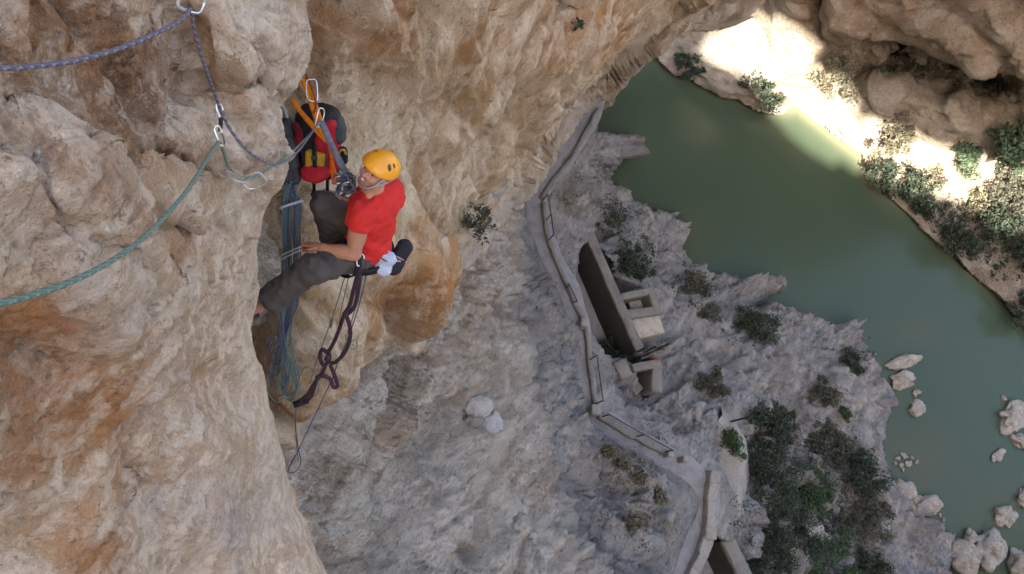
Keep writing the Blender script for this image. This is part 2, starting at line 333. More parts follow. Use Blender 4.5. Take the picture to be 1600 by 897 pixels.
def build_wall():
    # columns run along the lip, rows from the lip up the wall
    lip = np.array(B_LIP, float); seg = np.r_[0, np.cumsum(np.linalg.norm(np.diff(lip, axis=0), axis=1))]
    ncol = 600; u = np.linspace(0, seg[-1], ncol); LX = np.interp(u, seg, lip[:, 0]); LY = np.interp(u, seg, lip[:, 1])
    j = fbm(np.stack([u/45, u*0, u*0], -1), 1.0, 4)*5; k = np.ones(7)/7
    LXs = np.convolve(np.pad(LX, 3, 'edge'), k, 'valid')+j*.7; LYs = np.convolve(np.pad(LY, 3, 'edge'), k, 'valid')+j*.7
    TX = np.interp(u, seg, np.interp(seg, [0, seg[-1]], [180, 1250])); TY = np.full(ncol, -270.0)
    TX = np.linspace(160, 1180, ncol); nrow = 400
    t = np.linspace(0, 1, nrow)[:, None]
    PX = LXs[None]*(1-t)+TX[None]*t; PY = LYs[None]*(1-t)+TY[None]*t
    D = np.exp(fB(PX, PY))
    dl = np.hypot(PX-LXs[None], PY-LYs[None])
    D *= 1+0.03*np.exp(-dl/6)
    # grooves and edges running down the wall
    G = lambda pts, w, a: a*np.exp(-(poly_dist(PX, PY, pts)[0]/w)**2)
    def step(pts, w, a, fall):
        d, sd, tt = poly_dist(PX, PY, pts); return sd*a*np.exp(-(d/fall)**2)*np.tanh(d/w)
    D *= 1+G([(640, 175), (690, 90), (740, 20), (760, -40)], 9, .015)+G([(740, 200), (770, 150), (800, 80), (870, 0)], 10, .035)
    D *= 1+step([(745, 205), (768, 150), (800, 70), (860, -20)], 4, .035, 38)+step([(790, 165), (820, 100), (845, 60), (880, -30)], 4, .045, 45)
    D *= 1+step([(655, 170), (690, 85), (735, 0)], 4, .02, 30)+step([(845, 200), (870, 150), (940, 120), (1000, 70)], 5, .05, 34)
    D *= 1+step([(540, 480), (600, 470), (680, 400), (740, 330), (760, 300)], 6, -.025, 40)
    D *= 1+step([(640, 385), (690, 370), (730, 330)], 4, -.015, 30)
    B = lambda *a: blob(PX, PY, *a)
    D *= 1+.05*B(735, 345, 28, 24)+.04*B(742, 65, 14, 30, 25)-.02*B(640, 330, 40, 50, -40)+.02*B(660, 440, 60, 25, -40)+.05*B(752, 187, 8, 10)
    # the brown left side of the recess behind the pack
    P = atd(PX, PY, D); N = smooth2(grid_normals(P), 4)
    if (N*(CAM-P)).sum(-1).mean() < 0: N = -N
    dist = np.linalg.norm(P-CAM, axis=-1); st = (1, 1, 0.5)
    taper = 0.4+0.6*sstep(0, 25, dl)
    cl = 0.12+0.88*sstep(90, 250, np.hypot((PX-515)*1.15, PY-285))       # calmer rock right behind the climber
    h = rock_disp(P, dist, [4, 2, 1, .5, .25, .125, .062], 0.04, st)*cl+blocks(P, dist, 1.6, 0.14, st, 4)*cl+facets(P, 1.9, .20, .12, (1.4, 1.4, .32), 3, k=24)*cl+facets(P, .55, .12, .2, (1.3, 1.3, .35), 5, k=20)*(.2+.8*cl)+flakes(P, 1.5, .32, 2)*cl+flakes(P, .6, .30, 6)*cl+flakes(P, .2, .16, 9)*sstep(14, 8, dist)+facets(P, .17, .12, .3, (1.2, 1.2, .45), 7, k=24)*sstep(20, 10, dist)+facets(P, .07, .17, .3, (1.1, 1.1, .6), 8, k=24)*sstep(10, 6, dist)
    far = sstep(12, 28, dist); h += far*(blocks(P, dist, 3.5, 0.4, (1, 1, .6), 14)+facets(P, 4, .12, .2, (1.2, 1.2, .5), 9))
    P0 = P; P = P+N*(h*taper)[..., None]
    ex = []
    base = np.linalg.norm(P[0]-CAM, axis=-1)
    dirx, diry = (PX[1]-PX[0]), (PY[1]-PY[0]); L = np.hypot(dirx, diry); dirx, diry = dirx/L, diry/L
    for dp, dd in [(2, .012), (6, .05), (14, .13), (28, .28), (50, .5)]:
        Q = atd(LXs+dirx*dp, LYs+diry*dp, base*(1+dd)); ex.append(Q+0.02*base[:, None]*gn(Q*1.5)[:, None]*np.array([.5, .3, .8]))
    tint = np.zeros(P.shape[:2]+(4,))
    n1 = fbm(P*np.array((1, 1, .5)), 2.2, 5, .55, 1); n2 = fbm(P*np.array((1, 1, .3)), 0.9, 5, .55, 2); n3 = fbm(P, 0.5, 4, .6, 8)
    pat = np.clip(flakes(P0, 1.5, 0, 2, phase=True)+.7*flakes(P0, .6, 0, 6, phase=True), 0, 1)*cl
    fx = sstep(11, 26, dist)
    oz = .9*B(640, 440, 80, 40, -35)+.8*B(590, 490, 90, 40, -30)+.8*B(450, 590, 60, 70)+.5*B(650, 320, 50, 50)+.8*B(745, 70, 16, 30, 25)+.6*B(850, 90, 30, 70, 25)+.5*B(520, 20, 60, 40)+.5*B(960, 60, 60, 30, -20)+.6*B(880, 20, 40, 40)+.8*B(700, 400, 40, 30)+.5*B(470, 130, 30, 60)
    tint[..., 0] = np.clip(0.10+oz+0.5*n2+.1*fx+.55*sstep(140, 0, PY)*sstep(1150, 900, PX), 0, 1)*sstep(-0.45, 0.3, n3+.6*oz)+.45*pat
    fade = sstep(70, 5, dl)*sstep(560, 680, PX); gz = .8*fade+.6*B(770, 360, 80, 60, -50)+.9*sstep(.55, 1, blob(PX, PY, 900, 250, 140, 90, -60))+.4*B(640, 60, 30, 90, 20)+.5*B(890, 170, 30, 40)+.6*B(420, 350, 40, 80)
    tint[..., 1] = np.clip(0.05+gz+0.5*n1, 0, 1)*sstep(-.4, .3, n2+.3)
    tint[..., 0] = np.clip(tint[..., 0], 0, 1)*(1-.7*fade)
    tint[..., 2] = np.clip(.4*pat+.2*B(620, 470, 90, 36, -32)+.7*B(742, 68, 10, 24, 25)+.7*B(735, 345, 22, 18)+.6*B(455, 130, 22, 45, -30)+.6*B(660, 450, 50, 14, -35)+.5*B(465, 530, 18, 12)+.5*sstep(.3, .8, n3), 0, 1)
    tint[..., 3] = np.clip(.6*B(560, 170, 90, 80)+.6*B(660, 60, 30, 70, 25)+.5*B(800, 230, 60, 60)+.7*B(520, 500, 40, 30)+.6*B(640, 190, 60, 60)+.5*n1, 0, 1)
    P = np.concatenate([q[None] for q in ex[::-1]]+[P], 0); tint = np.concatenate([tint[:1]]*len(ex)+[tint], 0)
    g = [P[-1]+np.array([-.06, 0, 1])*k+.12*k**.5*np.stack([gn(P[-1]*1.1+k), gn(P[-1]*1.1+9+k)*.3, 0*P[-1][..., 0]], -1) for k in (.15, .4, .8, 1.3, 2, 3, 4.5, 7)]; P = np.concatenate([P]+[q[None] for q in g], 0); tint = np.concatenate([tint]+[tint[-1:]]*len(g), 0)
    nr, nc2 = P.shape[:2]
    o = mesh_np('cliff_wall', P.reshape(-1, 3), grid_faces(nr, nc2, True), M_wall, smooth=False, attrs={'tint': tint.reshape(-1, 4)})
    return tag(o, 'warm cream limestone wall that the climber hangs on', kind='structure')
build_wall()

# ------------------------------------------------------------------ gorge floor: grey apron, path ledge, river bank
PATH = [(940, 130), (925, 172), (903, 212), (880, 245), (852, 282), (838, 312), (843, 350), (858, 392), (878, 430), (895, 468), (905, 505), (908, 550), (912, 590), (922, 640), (960, 668), (1000, 692), (1045, 715), (1085, 742), (1108, 775), (1105, 810), (1085, 855), (1070, 900), (1050, 960), (1030, 1060)]
PATH_Z = 10.0
G_CTRL = [(960, 230, 8.2), (960, 215, 8.6), (900, 330, 9.6), (880, 300, 10), (925, 300, 9), (925, 420, 8.8), (930, 270, 8.8), (985, 225, 4.5), (1000, 400, 5), (1060, 350, 2.2), (1000, 330, 4.2), (960, 320, 5.5), (1040, 450, 4.6), (1080, 520, 5), (1100, 470, 3.6), (1200, 460, 1.6),
          (1180, 550, 4), (1300, 600, 3), (1340, 540, 1.5), (1380, 680, 2), (1100, 600, 7), (1050, 650, 8.6), (1120, 660, 8.6), (1175, 720, 4), (1250, 750, 3), (1210, 850, 4), (1350, 850, 1.8), (1450, 870, 0.9), (1170, 897, 4.5), (1300, 1000, 2.5), (1500, 1000, 1.5),
          (820, 330, 12.5), (800, 400, 15), (850, 560, 13.5), (868, 480, 12), (880, 640, 13.2), (745, 640, 19), (640, 640, 23.5), (520, 740, 27.5), (450, 850, 29), (600, 850, 24.2), (750, 850, 20), (860, 700, 15.5), (900, 760, 13), (940, 690, 11.2), (1000, 760, 11.5), (960, 850, 13.4),
          (1050, 830, 11), (850, 880, 17), (1000, 1000, 14), (600, 1000, 26), (850, 200, 12), (1020, 640, 8.8), (1010, 590, 7), (960, 620, 9), (1140, 800, 9), (1080, 950, 10), (350, 1000, 31)]
G_CTRL += [(a, b, float(atd(a, b, c)[2])) for a, b, c in ((430, 680, 9.6), (500, 625, 10.6), (560, 570, 11.2), (640, 512, 12.6), (700, 446, 15.0), (745, 396, 18.8), (780, 345, 23.5), (810, 305, 30), (430, 560, 9.0), (540, 470, 9.6), (640, 400, 12.5), (740, 300, 18), (790, 260, 25), (690, 520, 17.5), (760, 470, 23), (590, 640, 15.0))]
G_CTRL += [(p[0], p[1], PATH_Z) for p in PATH[1::2]]
fG = tps(G_CTRL)
SHORE = [(925, 150), (934, 176), (931, 206), (960, 208), (998, 214), (996, 240), (958, 266), (953, 284), (975, 290), (1000, 320), (1040, 332), (1062, 334), (1052, 346), (1078, 350), (1066, 362), (1064, 384), (1074, 398), (1100, 424), (1150, 434), (1218, 446), (1216, 462), (1190, 470), (1240, 490), (1290, 505), (1334, 512), (1344, 534), (1362, 566), (1398, 615), (1393, 655), (1382, 712), (1388, 748), (1418, 766), (1422, 801), (1452, 815), (1484, 832), (1496, 897), (1520, 1060),
         (300, 1060), (300, 150)]
CHANNEL = [(952, 372), (940, 346), (922, 352), (906, 395), (899, 435), (903, 475), (925, 520), (950, 560), (985, 570), (1012, 545), (990, 500), (965, 450), (935, 380)]
LOWCH = [(1120, 838), (1095, 875), (1070, 1000), (1200, 1000), (1165, 897), (1140, 850)]
def floor_z(PX, PY):
    z = fG(PX, PY)
    # a crease where the apron drops behind its edge
    d, sd, t = poly_dist(PX, PY, [(850, 420), (868, 470), (872, 540), (888, 620), (880, 690), (835, 740), (800, 820), (770, 910), (750, 1000)])
    z = z-sd*0.3*np.exp(-(d/45)**2)*np.tanh(d/8)
    dp = poly_dist(PX, PY, PATH)[0]; w = sstep(22, 50, dp); z = z*w+(PATH_Z-.06)*(1-w)
    return z
_gx, _gy = [a.ravel() for a in np.meshgrid(np.arange(480, 860, 30.), np.arange(560, 900, 30.))]
_an = np.radians(30+26*np.clip((_gx-560)/280, 0, 1)); _qx, _qy = _gx+40*np.cos(_an), _gy-40*np.sin(_an)
_dd = atz(_qx, _qy, floor_z(_qx, _qy))-atz(_gx, _gy, floor_z(_gx, _gy)); _dd /= np.linalg.norm(_dd, axis=1, keepdims=True)
BBN = np.linalg.svd(_dd)[2][2]; BTV = _dd.mean(0)-BBN*(_dd.mean(0)@BBN); BTV /= np.linalg.norm(BTV)      # bed normal, direction along the beds
M_ground = rock_mat('limestone_floor', 0.19, (.47, .39, .31), (.78, .68, .565), (.40, .27, .165), (.225, .22, .225), (.13, .11, .09), 1.0, axes=(BBN*1.0, BTV*.36, np.cross(BBN, BTV)*.6), wet=.45)
def build_floor():
    px = np.concatenate([np.arange(330, 820, 4.0), np.arange(820, 1640, 2.6)]); py = np.arange(130, 1040, 2.7)
    PX, PY = np.meshgrid(px, py)
    z = floor_z(PX, PY); P = atz(PX, PY, z); dist = np.linalg.norm(P-CAM, axis=-1)
    N = smooth2(grid_normals(P), 4)
    if (N*(CAM-P)).sum(-1).mean() < 0: N = -N
    dp, sp, tp = poly_dist(PX, PY, PATH)
    wpath = sstep(24, 58, dp)
    apron = sstep(14, 18, z)
    # bedding: thin beds dipping gently, cut into steps
    tv, bn = BTV, BBN
    bed2 = P@bn+0.5*fbm(P, 6, 3, .5, 3); bed = P[..., 2]*.9+.22*P[..., 0]+.12*P[..., 1]+0.7*fbm(P, 6, 3, .5, 3)
    def beds(l, a): n = bed/l; k = np.floor(n); return (k+sstep(.25, .75, n-k)-n)*a
    Pb = np.stack([P[..., 0], P[..., 1], bed], -1)
    h = rock_disp(P, dist, [8, 4, 2, 1, .5, .25], 0.10, (1, 1, 1.0), 6)+blocks(P, dist, 3.0, .3, (1, 1, 1.6), 4)+facets(Pb, 3.2, .22, .25, (1, 1, 2.6), 3)+facets(Pb, 1.1, .30, .3, (1, 1, 2.4), 5, k=22)+facets(Pb, .48, .42, .3, (1, 1, 1.8), 7, k=26)
    sbh = fbm(np.stack([bed2/.75, (P@tv)/9, P[..., 0]*0], -1), 1.0, 5, .6, 4)
    h = h*(1-.72*apron)+(beds(1.5, .75)+beds(.5, .3))*(0.7-.5*apron)+apron*(.50*sbh+.14*fbm(np.stack([bed2/.2, (P@tv)/3, P[..., 0]*0], -1), 1.0, 3, .6, 9)+facets(P, .3, .12, .3, seed=21, k=22)+facets(P, 2.6, .12, .15, seed=23, k=24))
    P = P+N*(h*wpath)[..., None]
    # path bed: level and smooth
    rz = rays(PX, PY)
    # river edge: land stops at the shore
    jx = 7*fbm(np.stack([PX/40, PY/40, PX*0], -1), 1.0, 4, .6, 2); jy = 7*fbm(np.stack([PX/40, PY/40, PX*0], -1), 1.0, 4, .6, 12)
    land = inside(PX+jx, PY+jy, SHORE)
    ds = poly_dist(PX+jx, PY+jy, SHORE[:37])[0]
    zz = P[..., 2]
    rim = np.maximum(zz, 0.25+0.35*sstep(0, 20, ds))
    zz = np.where(land, rim, -1.2)
    # channel trench beside the path and the one further down the gorge
    dc = poly_dist(PX, PY, CHANNEL+CHANNEL[:1])[0]; ic = inside(PX, PY, CHANNEL)
    zz = np.where(ic, np.minimum(zz, 6.2+0.10*gn(P*2)), zz)
    ic2 = inside(PX, PY, LOWCH); zz = np.where(ic2, np.minimum(zz, 6.5), zz)
    P[..., 2] = np.where((zz != P[..., 2]), zz, P[..., 2])
    moved = ~land | ic | ic2
    Pm = atz(PX, PY, zz); P = np.where(moved[..., None], Pm, P)
    tint = np.zeros(P.shape[:2]+(4,)); B = lambda *a: blob(PX, PY, *a)
    n1 = fbm(P, 6, 5, .55, 1); n2 = fbm(P*np.array((1, 1, 2.5)), 2.5, 5, .55, 2); n3 = fbm(P, 1.5, 4, .6, 8)
    warm = .6*B(560, 690, 110, 30, -20)+.7*B(850, 760, 40, 60, -60)+.45*B(1230, 690, 60, 50)+.5*B(1180, 440, 90, 26, 15)+.4*B(760, 470, 60, 60)+.6*B(1010, 720, 60, 20)+.7*B(985, 235, 20, 30)
    nearw = np.exp(-poly_dist(PX, PY, B_LIP[2:16])[0]/60)
    tint[..., 0] = np.clip(.05+warm+.3*n2*(1-apron)+.35*nearw+.28*apron, 0, 1)
    tint[..., 1] = np.clip(.88-.80*apron+.4*n1*(1-.8*apron), 0, 1)
    sb = sbh*1.3; sb2 = fbm(np.stack([bed2/1.6, (P@tv)/14, P[..., 0]*0], -1), 1.0, 4, .6, 14)
    tint[..., 2] = np.clip(.5*sstep(.1, .8, n3)*(1-.7*apron)+.5*B(1250, 720, 90, 60)*sstep(-.2, .4, n3)+.45*apron*sstep(.05, .45, -sb)+.35*(1-apron)*sstep(.15, .6, sb)+.15*apron*sstep(.1, .5, sb2)+.4*B(700, 720, 160, 50, -30)*sstep(-.2, .5, n2), 0, 1)
    tint[..., 3] = np.clip(.5*n1+.5*sstep(0, .6, n2)+apron*.95*sstep(.0, .35, sb)+(1-apron)*(.45*sstep(.1, .5, -sb)-.25)+.5*nearw+.35*B(1330, 640, 60, 60)+.4*B(1060, 520, 60, 60), 0, 1)
    nr, nc = P.shape[:2]
    o = mesh_np('gorge_floor', P.reshape(-1, 3), grid_faces(nr, nc), M_ground, smooth=False, attrs={'tint': tint.reshape(-1, 4)})
    return tag(o, 'grey bedded limestone apron and river bank below the wall', kind='structure'), P, grid_faces(nr, nc)
floor_ob, floor_P, floor_F = build_floor()

# ------------------------------------------------------------------ river
F_SHORE = [(960, 40), (1012, 78), (1028, 98), (1050, 118), (1075, 122), (1100, 140), (1130, 152), (1150, 155), (1172, 168), (1200, 176), (1222, 176), (1245, 166), (1262, 178), (1300, 208), (1345, 242), (1352, 262), (1372, 292), (1420, 335), (1455, 372), (1520, 430), (1550, 455), (1600, 515), (1680, 600)]
def build_water():
    m, nt, b = newmat('river_water')
    co = nd(nt, 'ShaderNodeTexCoord').outputs['Object']
    n = noise(nt, co, 0.12, 4, 0.5); n2 = noise(nt, co, 2.2, 4, 0.6)
    at = nd(nt, 'ShaderNodeAttribute', attribute_name='tint')
    sep = nd(nt, 'ShaderNodeSeparateColor'); nt.links.new(at.outputs['Color'], sep.inputs[0])
    c = mixc(nt, ramp(nt, n, .3, .7), (.050, .071, .043), (.056, .079, .048))
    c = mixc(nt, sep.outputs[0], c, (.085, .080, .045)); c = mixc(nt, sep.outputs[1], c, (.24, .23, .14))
    nt.links.new(c, b.inputs['Base Color']); b.inputs['Roughness'].default_value = 0.22; b.inputs['IOR'].default_value = 1.33
    bp = nd(nt, 'ShaderNodeBump'); bp.inputs['Strength'].default_value = .25; bp.inputs['Distance'].default_value = .05
    nt.links.new(n2, bp.inputs['Height']); nt.links.new(bp.outputs[0], b.inputs['Normal'])
    px = np.arange(880, 1720, 7.0); py = np.arange(20, 1010, 7.0); PX, PY = np.meshgrid(px, py); P = atz(PX, PY, PX*0)
    tint = np.zeros(P.shape[:2]+(4,))
    sh = poly_dist(PX, PY, SHORE[:37])[0]
    tint[..., 0] = np.clip(.4*np.exp(-sh/12)+.7*blob(PX, PY, 1440, 720, 50, 50)+.45*blob(PX, PY, 1430, 520, 40, 22)+.4*blob(PX, PY, 1090, 370, 26, 40)+.4*blob(PX, PY, 1570, 790, 70, 60), 0, .9)
    fs = poly_dist(PX, PY, F_SHORE)[0]; tint[..., 1] = np.clip(0.75*np.exp(-(fs/11)**1.3)*sstep(1205, 1260, PX)*sstep(1420, 1350, PX)+.25*np.exp(-fs/8), 0, .95)  # sandy shallows, with the sun patch's glow put into the water colour
    o = mesh_np('river', P.reshape(-1, 3), grid_faces(*PX.shape), m, attrs={'tint': tint.reshape(-1, 4)})
    tag(o, kind='structure')
    s = 400; g = mesh_np('ground', [(-s, -s, -1.6), (s, -s, -1.6), (s, s, -1.6), (-s, s, -1.6)], [(0, 1, 2, 3)], M_far, smooth=False)
    tag(g, kind='structure')
build_water()

# ------------------------------------------------------------------ far bank and its overhanging cliff
F_CTRL = [(p[0], p[1], 0.4) for p in F_SHORE]+[(1150, 90, 2.6), (1100, 90, 1.9), (1200, 60, 4), (1240, 110, 4), (1200, 0, 6.5), (1280, 60, 6.2), (1290, 110, 4), (1330, 160, 3.2), (1400, 130, 5.6), (1450, 200, 3.8), (1400, 215, 2.2), (1500, 160, 6.2), (1550, 200, 4.8),
         (1550, 300, 2), (1500, 340, 1.3), (1600, 400, 1.6), (1600, 250, 4), (1400, 82, 2.6), (1330, 74, 3.4), (1460, 98, 2.8), (1530, 128, 3.2), (1400, 40, 3), (1500, 70, 3), (1600, 130, 6.5), (1300, -100, 13), (1600, -100, 20), (1150, -100, 11), (1000, -100, 5), (1720, 300, 5), (1720, 450, 3), (1720, 0, 18), (1240, 15, 8)]
fF = tps(F_CTRL)
def build_far():
    px = np.arange(980, 1760, 3.0); py = np.arange(-150, 640, 3.0); PX, PY = np.meshgrid(px, py)
    z = fF(PX, PY); P = atz(PX, PY, z); dist = np.linalg.norm(P-CAM, axis=-1)
    N = smooth2(grid_normals(P), 4)
    if (N*(CAM-P)).sum(-1).mean() < 0: N = -N
    bed = P[..., 2]+.25*P[..., 0]+.15*P[..., 1]+.6*fbm(P, 8, 3, .5, 3)
    def beds(l, a): n = bed/l; k = np.floor(n); return (k+sstep(.2, .8, n-k)-n)*a
    h = facets(P, 2.5, .12, .25, (1, 1, 2.5), 3)+facets(P, .9, .14, .3, (1, 1, 2), 5)+rock_disp(P, dist, [8, 4, 2, 1, .5], 0.07, (1, 1, 1), 6)+blocks(P, dist, 3.0, .35, (1, 1, 2), 4)+beds(1.5, .5)+beds(.5, .2)
    P = P+N*h[..., None]
    jx = 6*fbm(np.stack([PX/40, PY/40, PX*0], -1), 1.0, 4, .6, 22); jy = 6*fbm(np.stack([PX/40, PY/40, PX*0], -1), 1.0, 4, .6, 32)
    land = inside(PX+jx, PY+jy, F_SHORE+[(1900, 600), (1900, -300), (900, -300)])
    ds = poly_dist(PX+jx, PY+jy, F_SHORE)[0]
    zz = np.where(land, np.maximum(P[..., 2], .15+.5*sstep(0, 25, ds)), -1.2)
    Pm = atz(PX, PY, zz); P = np.where((~land)[..., None], Pm, P); P[..., 2] = zz
    tint = np.zeros(P.shape[:2]+(4,)); B = lambda *a: blob(PX, PY, *a)
    n1 = fbm(P, 6, 5, .55, 1); n2 = fbm(P*np.array((1, 1, 3)), 3, 5, .55, 2); n3 = fbm(P, 1.5, 4, .6, 8)
    tint[..., 0] = np.clip(.25+.6*B(1250, 10, 60, 40)+.3*n2, 0, 1)
    tint[..., 1] = np.clip(.9*B(1120, 100, 90, 40, 20)+.3+.4*n1, 0, 1)
    tint[..., 2] = np.clip(.9*B(1420, 100, 90, 20, 14)+.9*B(1550, 130, 60, 30)+.4*sstep(.1, .8, n3)+.8*B(1560, 400, 80, 70), 0, 1)  # dark blobs put the cave's shade under the overhang into the rock colour
    tint[..., 3] = np.clip(.95*B(1200, 80, 110, 70)+.9*B(1400, 230, 140, 40, 30)+.4*n1, 0, 1)  # pale blobs put the sun patch's brightness into the rock colour
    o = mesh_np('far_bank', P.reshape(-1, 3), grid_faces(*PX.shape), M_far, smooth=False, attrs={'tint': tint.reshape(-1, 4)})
    tag(o, 'pale rock bank across the river with a sunlit strip', kind='structure')
    return P, grid_faces(*PX.shape)
far_P, far_F = build_far()
def build_overhang():
    lip = np.array([(1286, -260), (1283, -60), (1286, 20), (1292, 50), (1318, 62), (1345, 50), (1380, 54), (1420, 58), (1455, 66), (1490, 88), (1512, 112), (1530, 124), (1560, 104), (1600, 112), (1680, 140), (1800, 170)], float)
    seg = np.r_[0, np.cumsum(np.linalg.norm(np.diff(lip, axis=0), axis=1))]; u = np.linspace(0, seg[-1], 230)
    LX = np.interp(u, seg, lip[:, 0]); LY = np.interp(u, seg, lip[:, 1]); j = 4*fbm(np.stack([u/40, u*0, u*0], -1), 1., 4); LX = LX+j; LY = LY+j
    t = np.linspace(0, 1, 110)[:, None]; PX = LX[None]*(1-t)+(1700+0*LX)[None]*t; PY = LY[None]*(1-t)+(-260+0*LY)[None]*t
    dl = np.hypot(PX-LX, PY-LY); D = 52+0.004*(PX-1290)-0.02*np.clip(100-PY, -50, 400)+5*np.exp(-dl/22)*0.5
    P = atd(PX, PY, D); N = smooth2(grid_normals(P), 4)
    if (N*(CAM-P)).sum(-1).mean() < 0: N = -N
    dist = np.linalg.norm(P-CAM, axis=-1)
    bz = (P[..., 2]+.2*P[..., 0]+1.2*fbm(P, 9, 3, .5, 6))/2.4; bk = np.floor(bz)
    h = rock_disp(P, dist, [16, 8, 4, 2, 1, .5], .05, (1, 1, .7))+blocks(P, dist, 5, .4, (1, 1, 1.5), 4)+facets(P, 5, .16, .2, (.8, .8, 1.4), 3, k=24)+facets(P, 1.6, .2, .3, (1, 1, 1.6), 5, k=24)+(bk+sstep(.2, .8, bz-bk)-bz)*1.1
    P = P+N*(h*(.4+.6*sstep(0, 20, dl)))[..., None]
    ex = []
    base = np.linalg.norm(P[0]-CAM, axis=-1); dx, dy = PX[1]-PX[0], PY[1]-PY[0]; L = np.hypot(dx, dy)
    for dp, dd in [(3, .8), (8, 2.5), (14, 6), (18, 12), (20, 22)]: ex.append(atd(LX+dx/L*dp, LY+dy/L*dp, base+dd))
    tint = np.zeros(P.shape[:2]+(4,)); n1 = fbm(P, 6, 5, .55, 1); n2 = fbm(P*np.array((1, 1, .3)), 3, 5, .55, 2)
    tint[..., 0] = np.clip(.6+.6*n2, 0, 1); tint[..., 1] = np.clip(.3+.5*n1, 0, 1); tint[..., 2] = np.clip(.2+.7*n2, 0, 1)
    P = np.concatenate([q[None] for q in ex[::-1]]+[P], 0); tint = np.concatenate([tint[:1]]*len(ex)+[tint], 0)
    o = mesh_np('far_cliff', P.reshape(-1, 3), grid_faces(*P.shape[:2], True), M_far, smooth=False, attrs={'tint': tint.reshape(-1, 4)})
    tag(o, 'orange brown overhanging cliff across the river', kind='structure')
build_overhang()

# ------------------------------------------------------------------ added unseen walls: a sun mask behind the camera and a sky block
SUN_PATCH = [(1118, 66), (1150, 40), (1190, 20), (1232, 34), (1270, 70), (1262, 104), (1288, 112), (1325, 136), (1345, 166), (1380, 190), (1425, 214), (1470, 230), (1520, 238), (1570, 246), (1680, 266),
             (1680, 372), (1600, 345), (1540, 322), (1500, 304), (1450, 292), (1395, 274), (1345, 254), (1305, 234), (1268, 208), (1232, 182), (1216, 168), (1232, 150), (1196, 128), (1160, 100)]
def build_light_masks():
    q = np.array(SUN_PATCH, float); zz = np.maximum(fF(q[:, 0], q[:, 1]), 0); W = atz(q[:, 0], q[:, 1], zz)
    YH = -60.0; s = (W[:, 1]-YH)/SUND[1]; H = W-SUND*s[:, None]; hole = H[:, [0, 2]]
    xs = np.arange(-75, 110, .6); zs = np.arange(-2, 132, .6); X, Z = np.meshgrid(xs, zs)
    jx = .25*fbm(np.stack([X/2, Z/2, X*0], -1), 1., 3); cell = inside(X+jx, Z+jx, hole)  # hole shaped to the sun patch, carried back along the light
    P = np.stack([X, X*0+YH, Z], -1); P[..., 1] -= 2.0*np.abs(fbm(P, 12, 4))
    F = grid_faces(*X.shape); keep = ~cell.ravel()[F].any(1)
    o = mesh_np('sun_mask_wall', P.reshape(-1, 3), F[keep], M_far)
    tag(o, 'added rock sheet behind the viewpoint with a hole that masks the sun', kind='structure')
    ys = np.arange(-66, 70, 2.0); zs = np.arange(-2, 100, 2.0); Y, Z = np.meshgrid(ys, zs); P = np.stack([72+.12*Z+0*Y, Y, Z], -1); P[..., 0] += 4*fbm(P, 20, 4)  # out of view, added to narrow the open sky
    o = mesh_np('sky_block_wall', P.reshape(-1, 3), grid_faces(*Y.shape), M_far); tag(o, 'unseen cliff added on the far right side of the gorge to block sky light', kind='structure')
    print('hole', hole.min(0), hole.max(0))
build_light_masks()

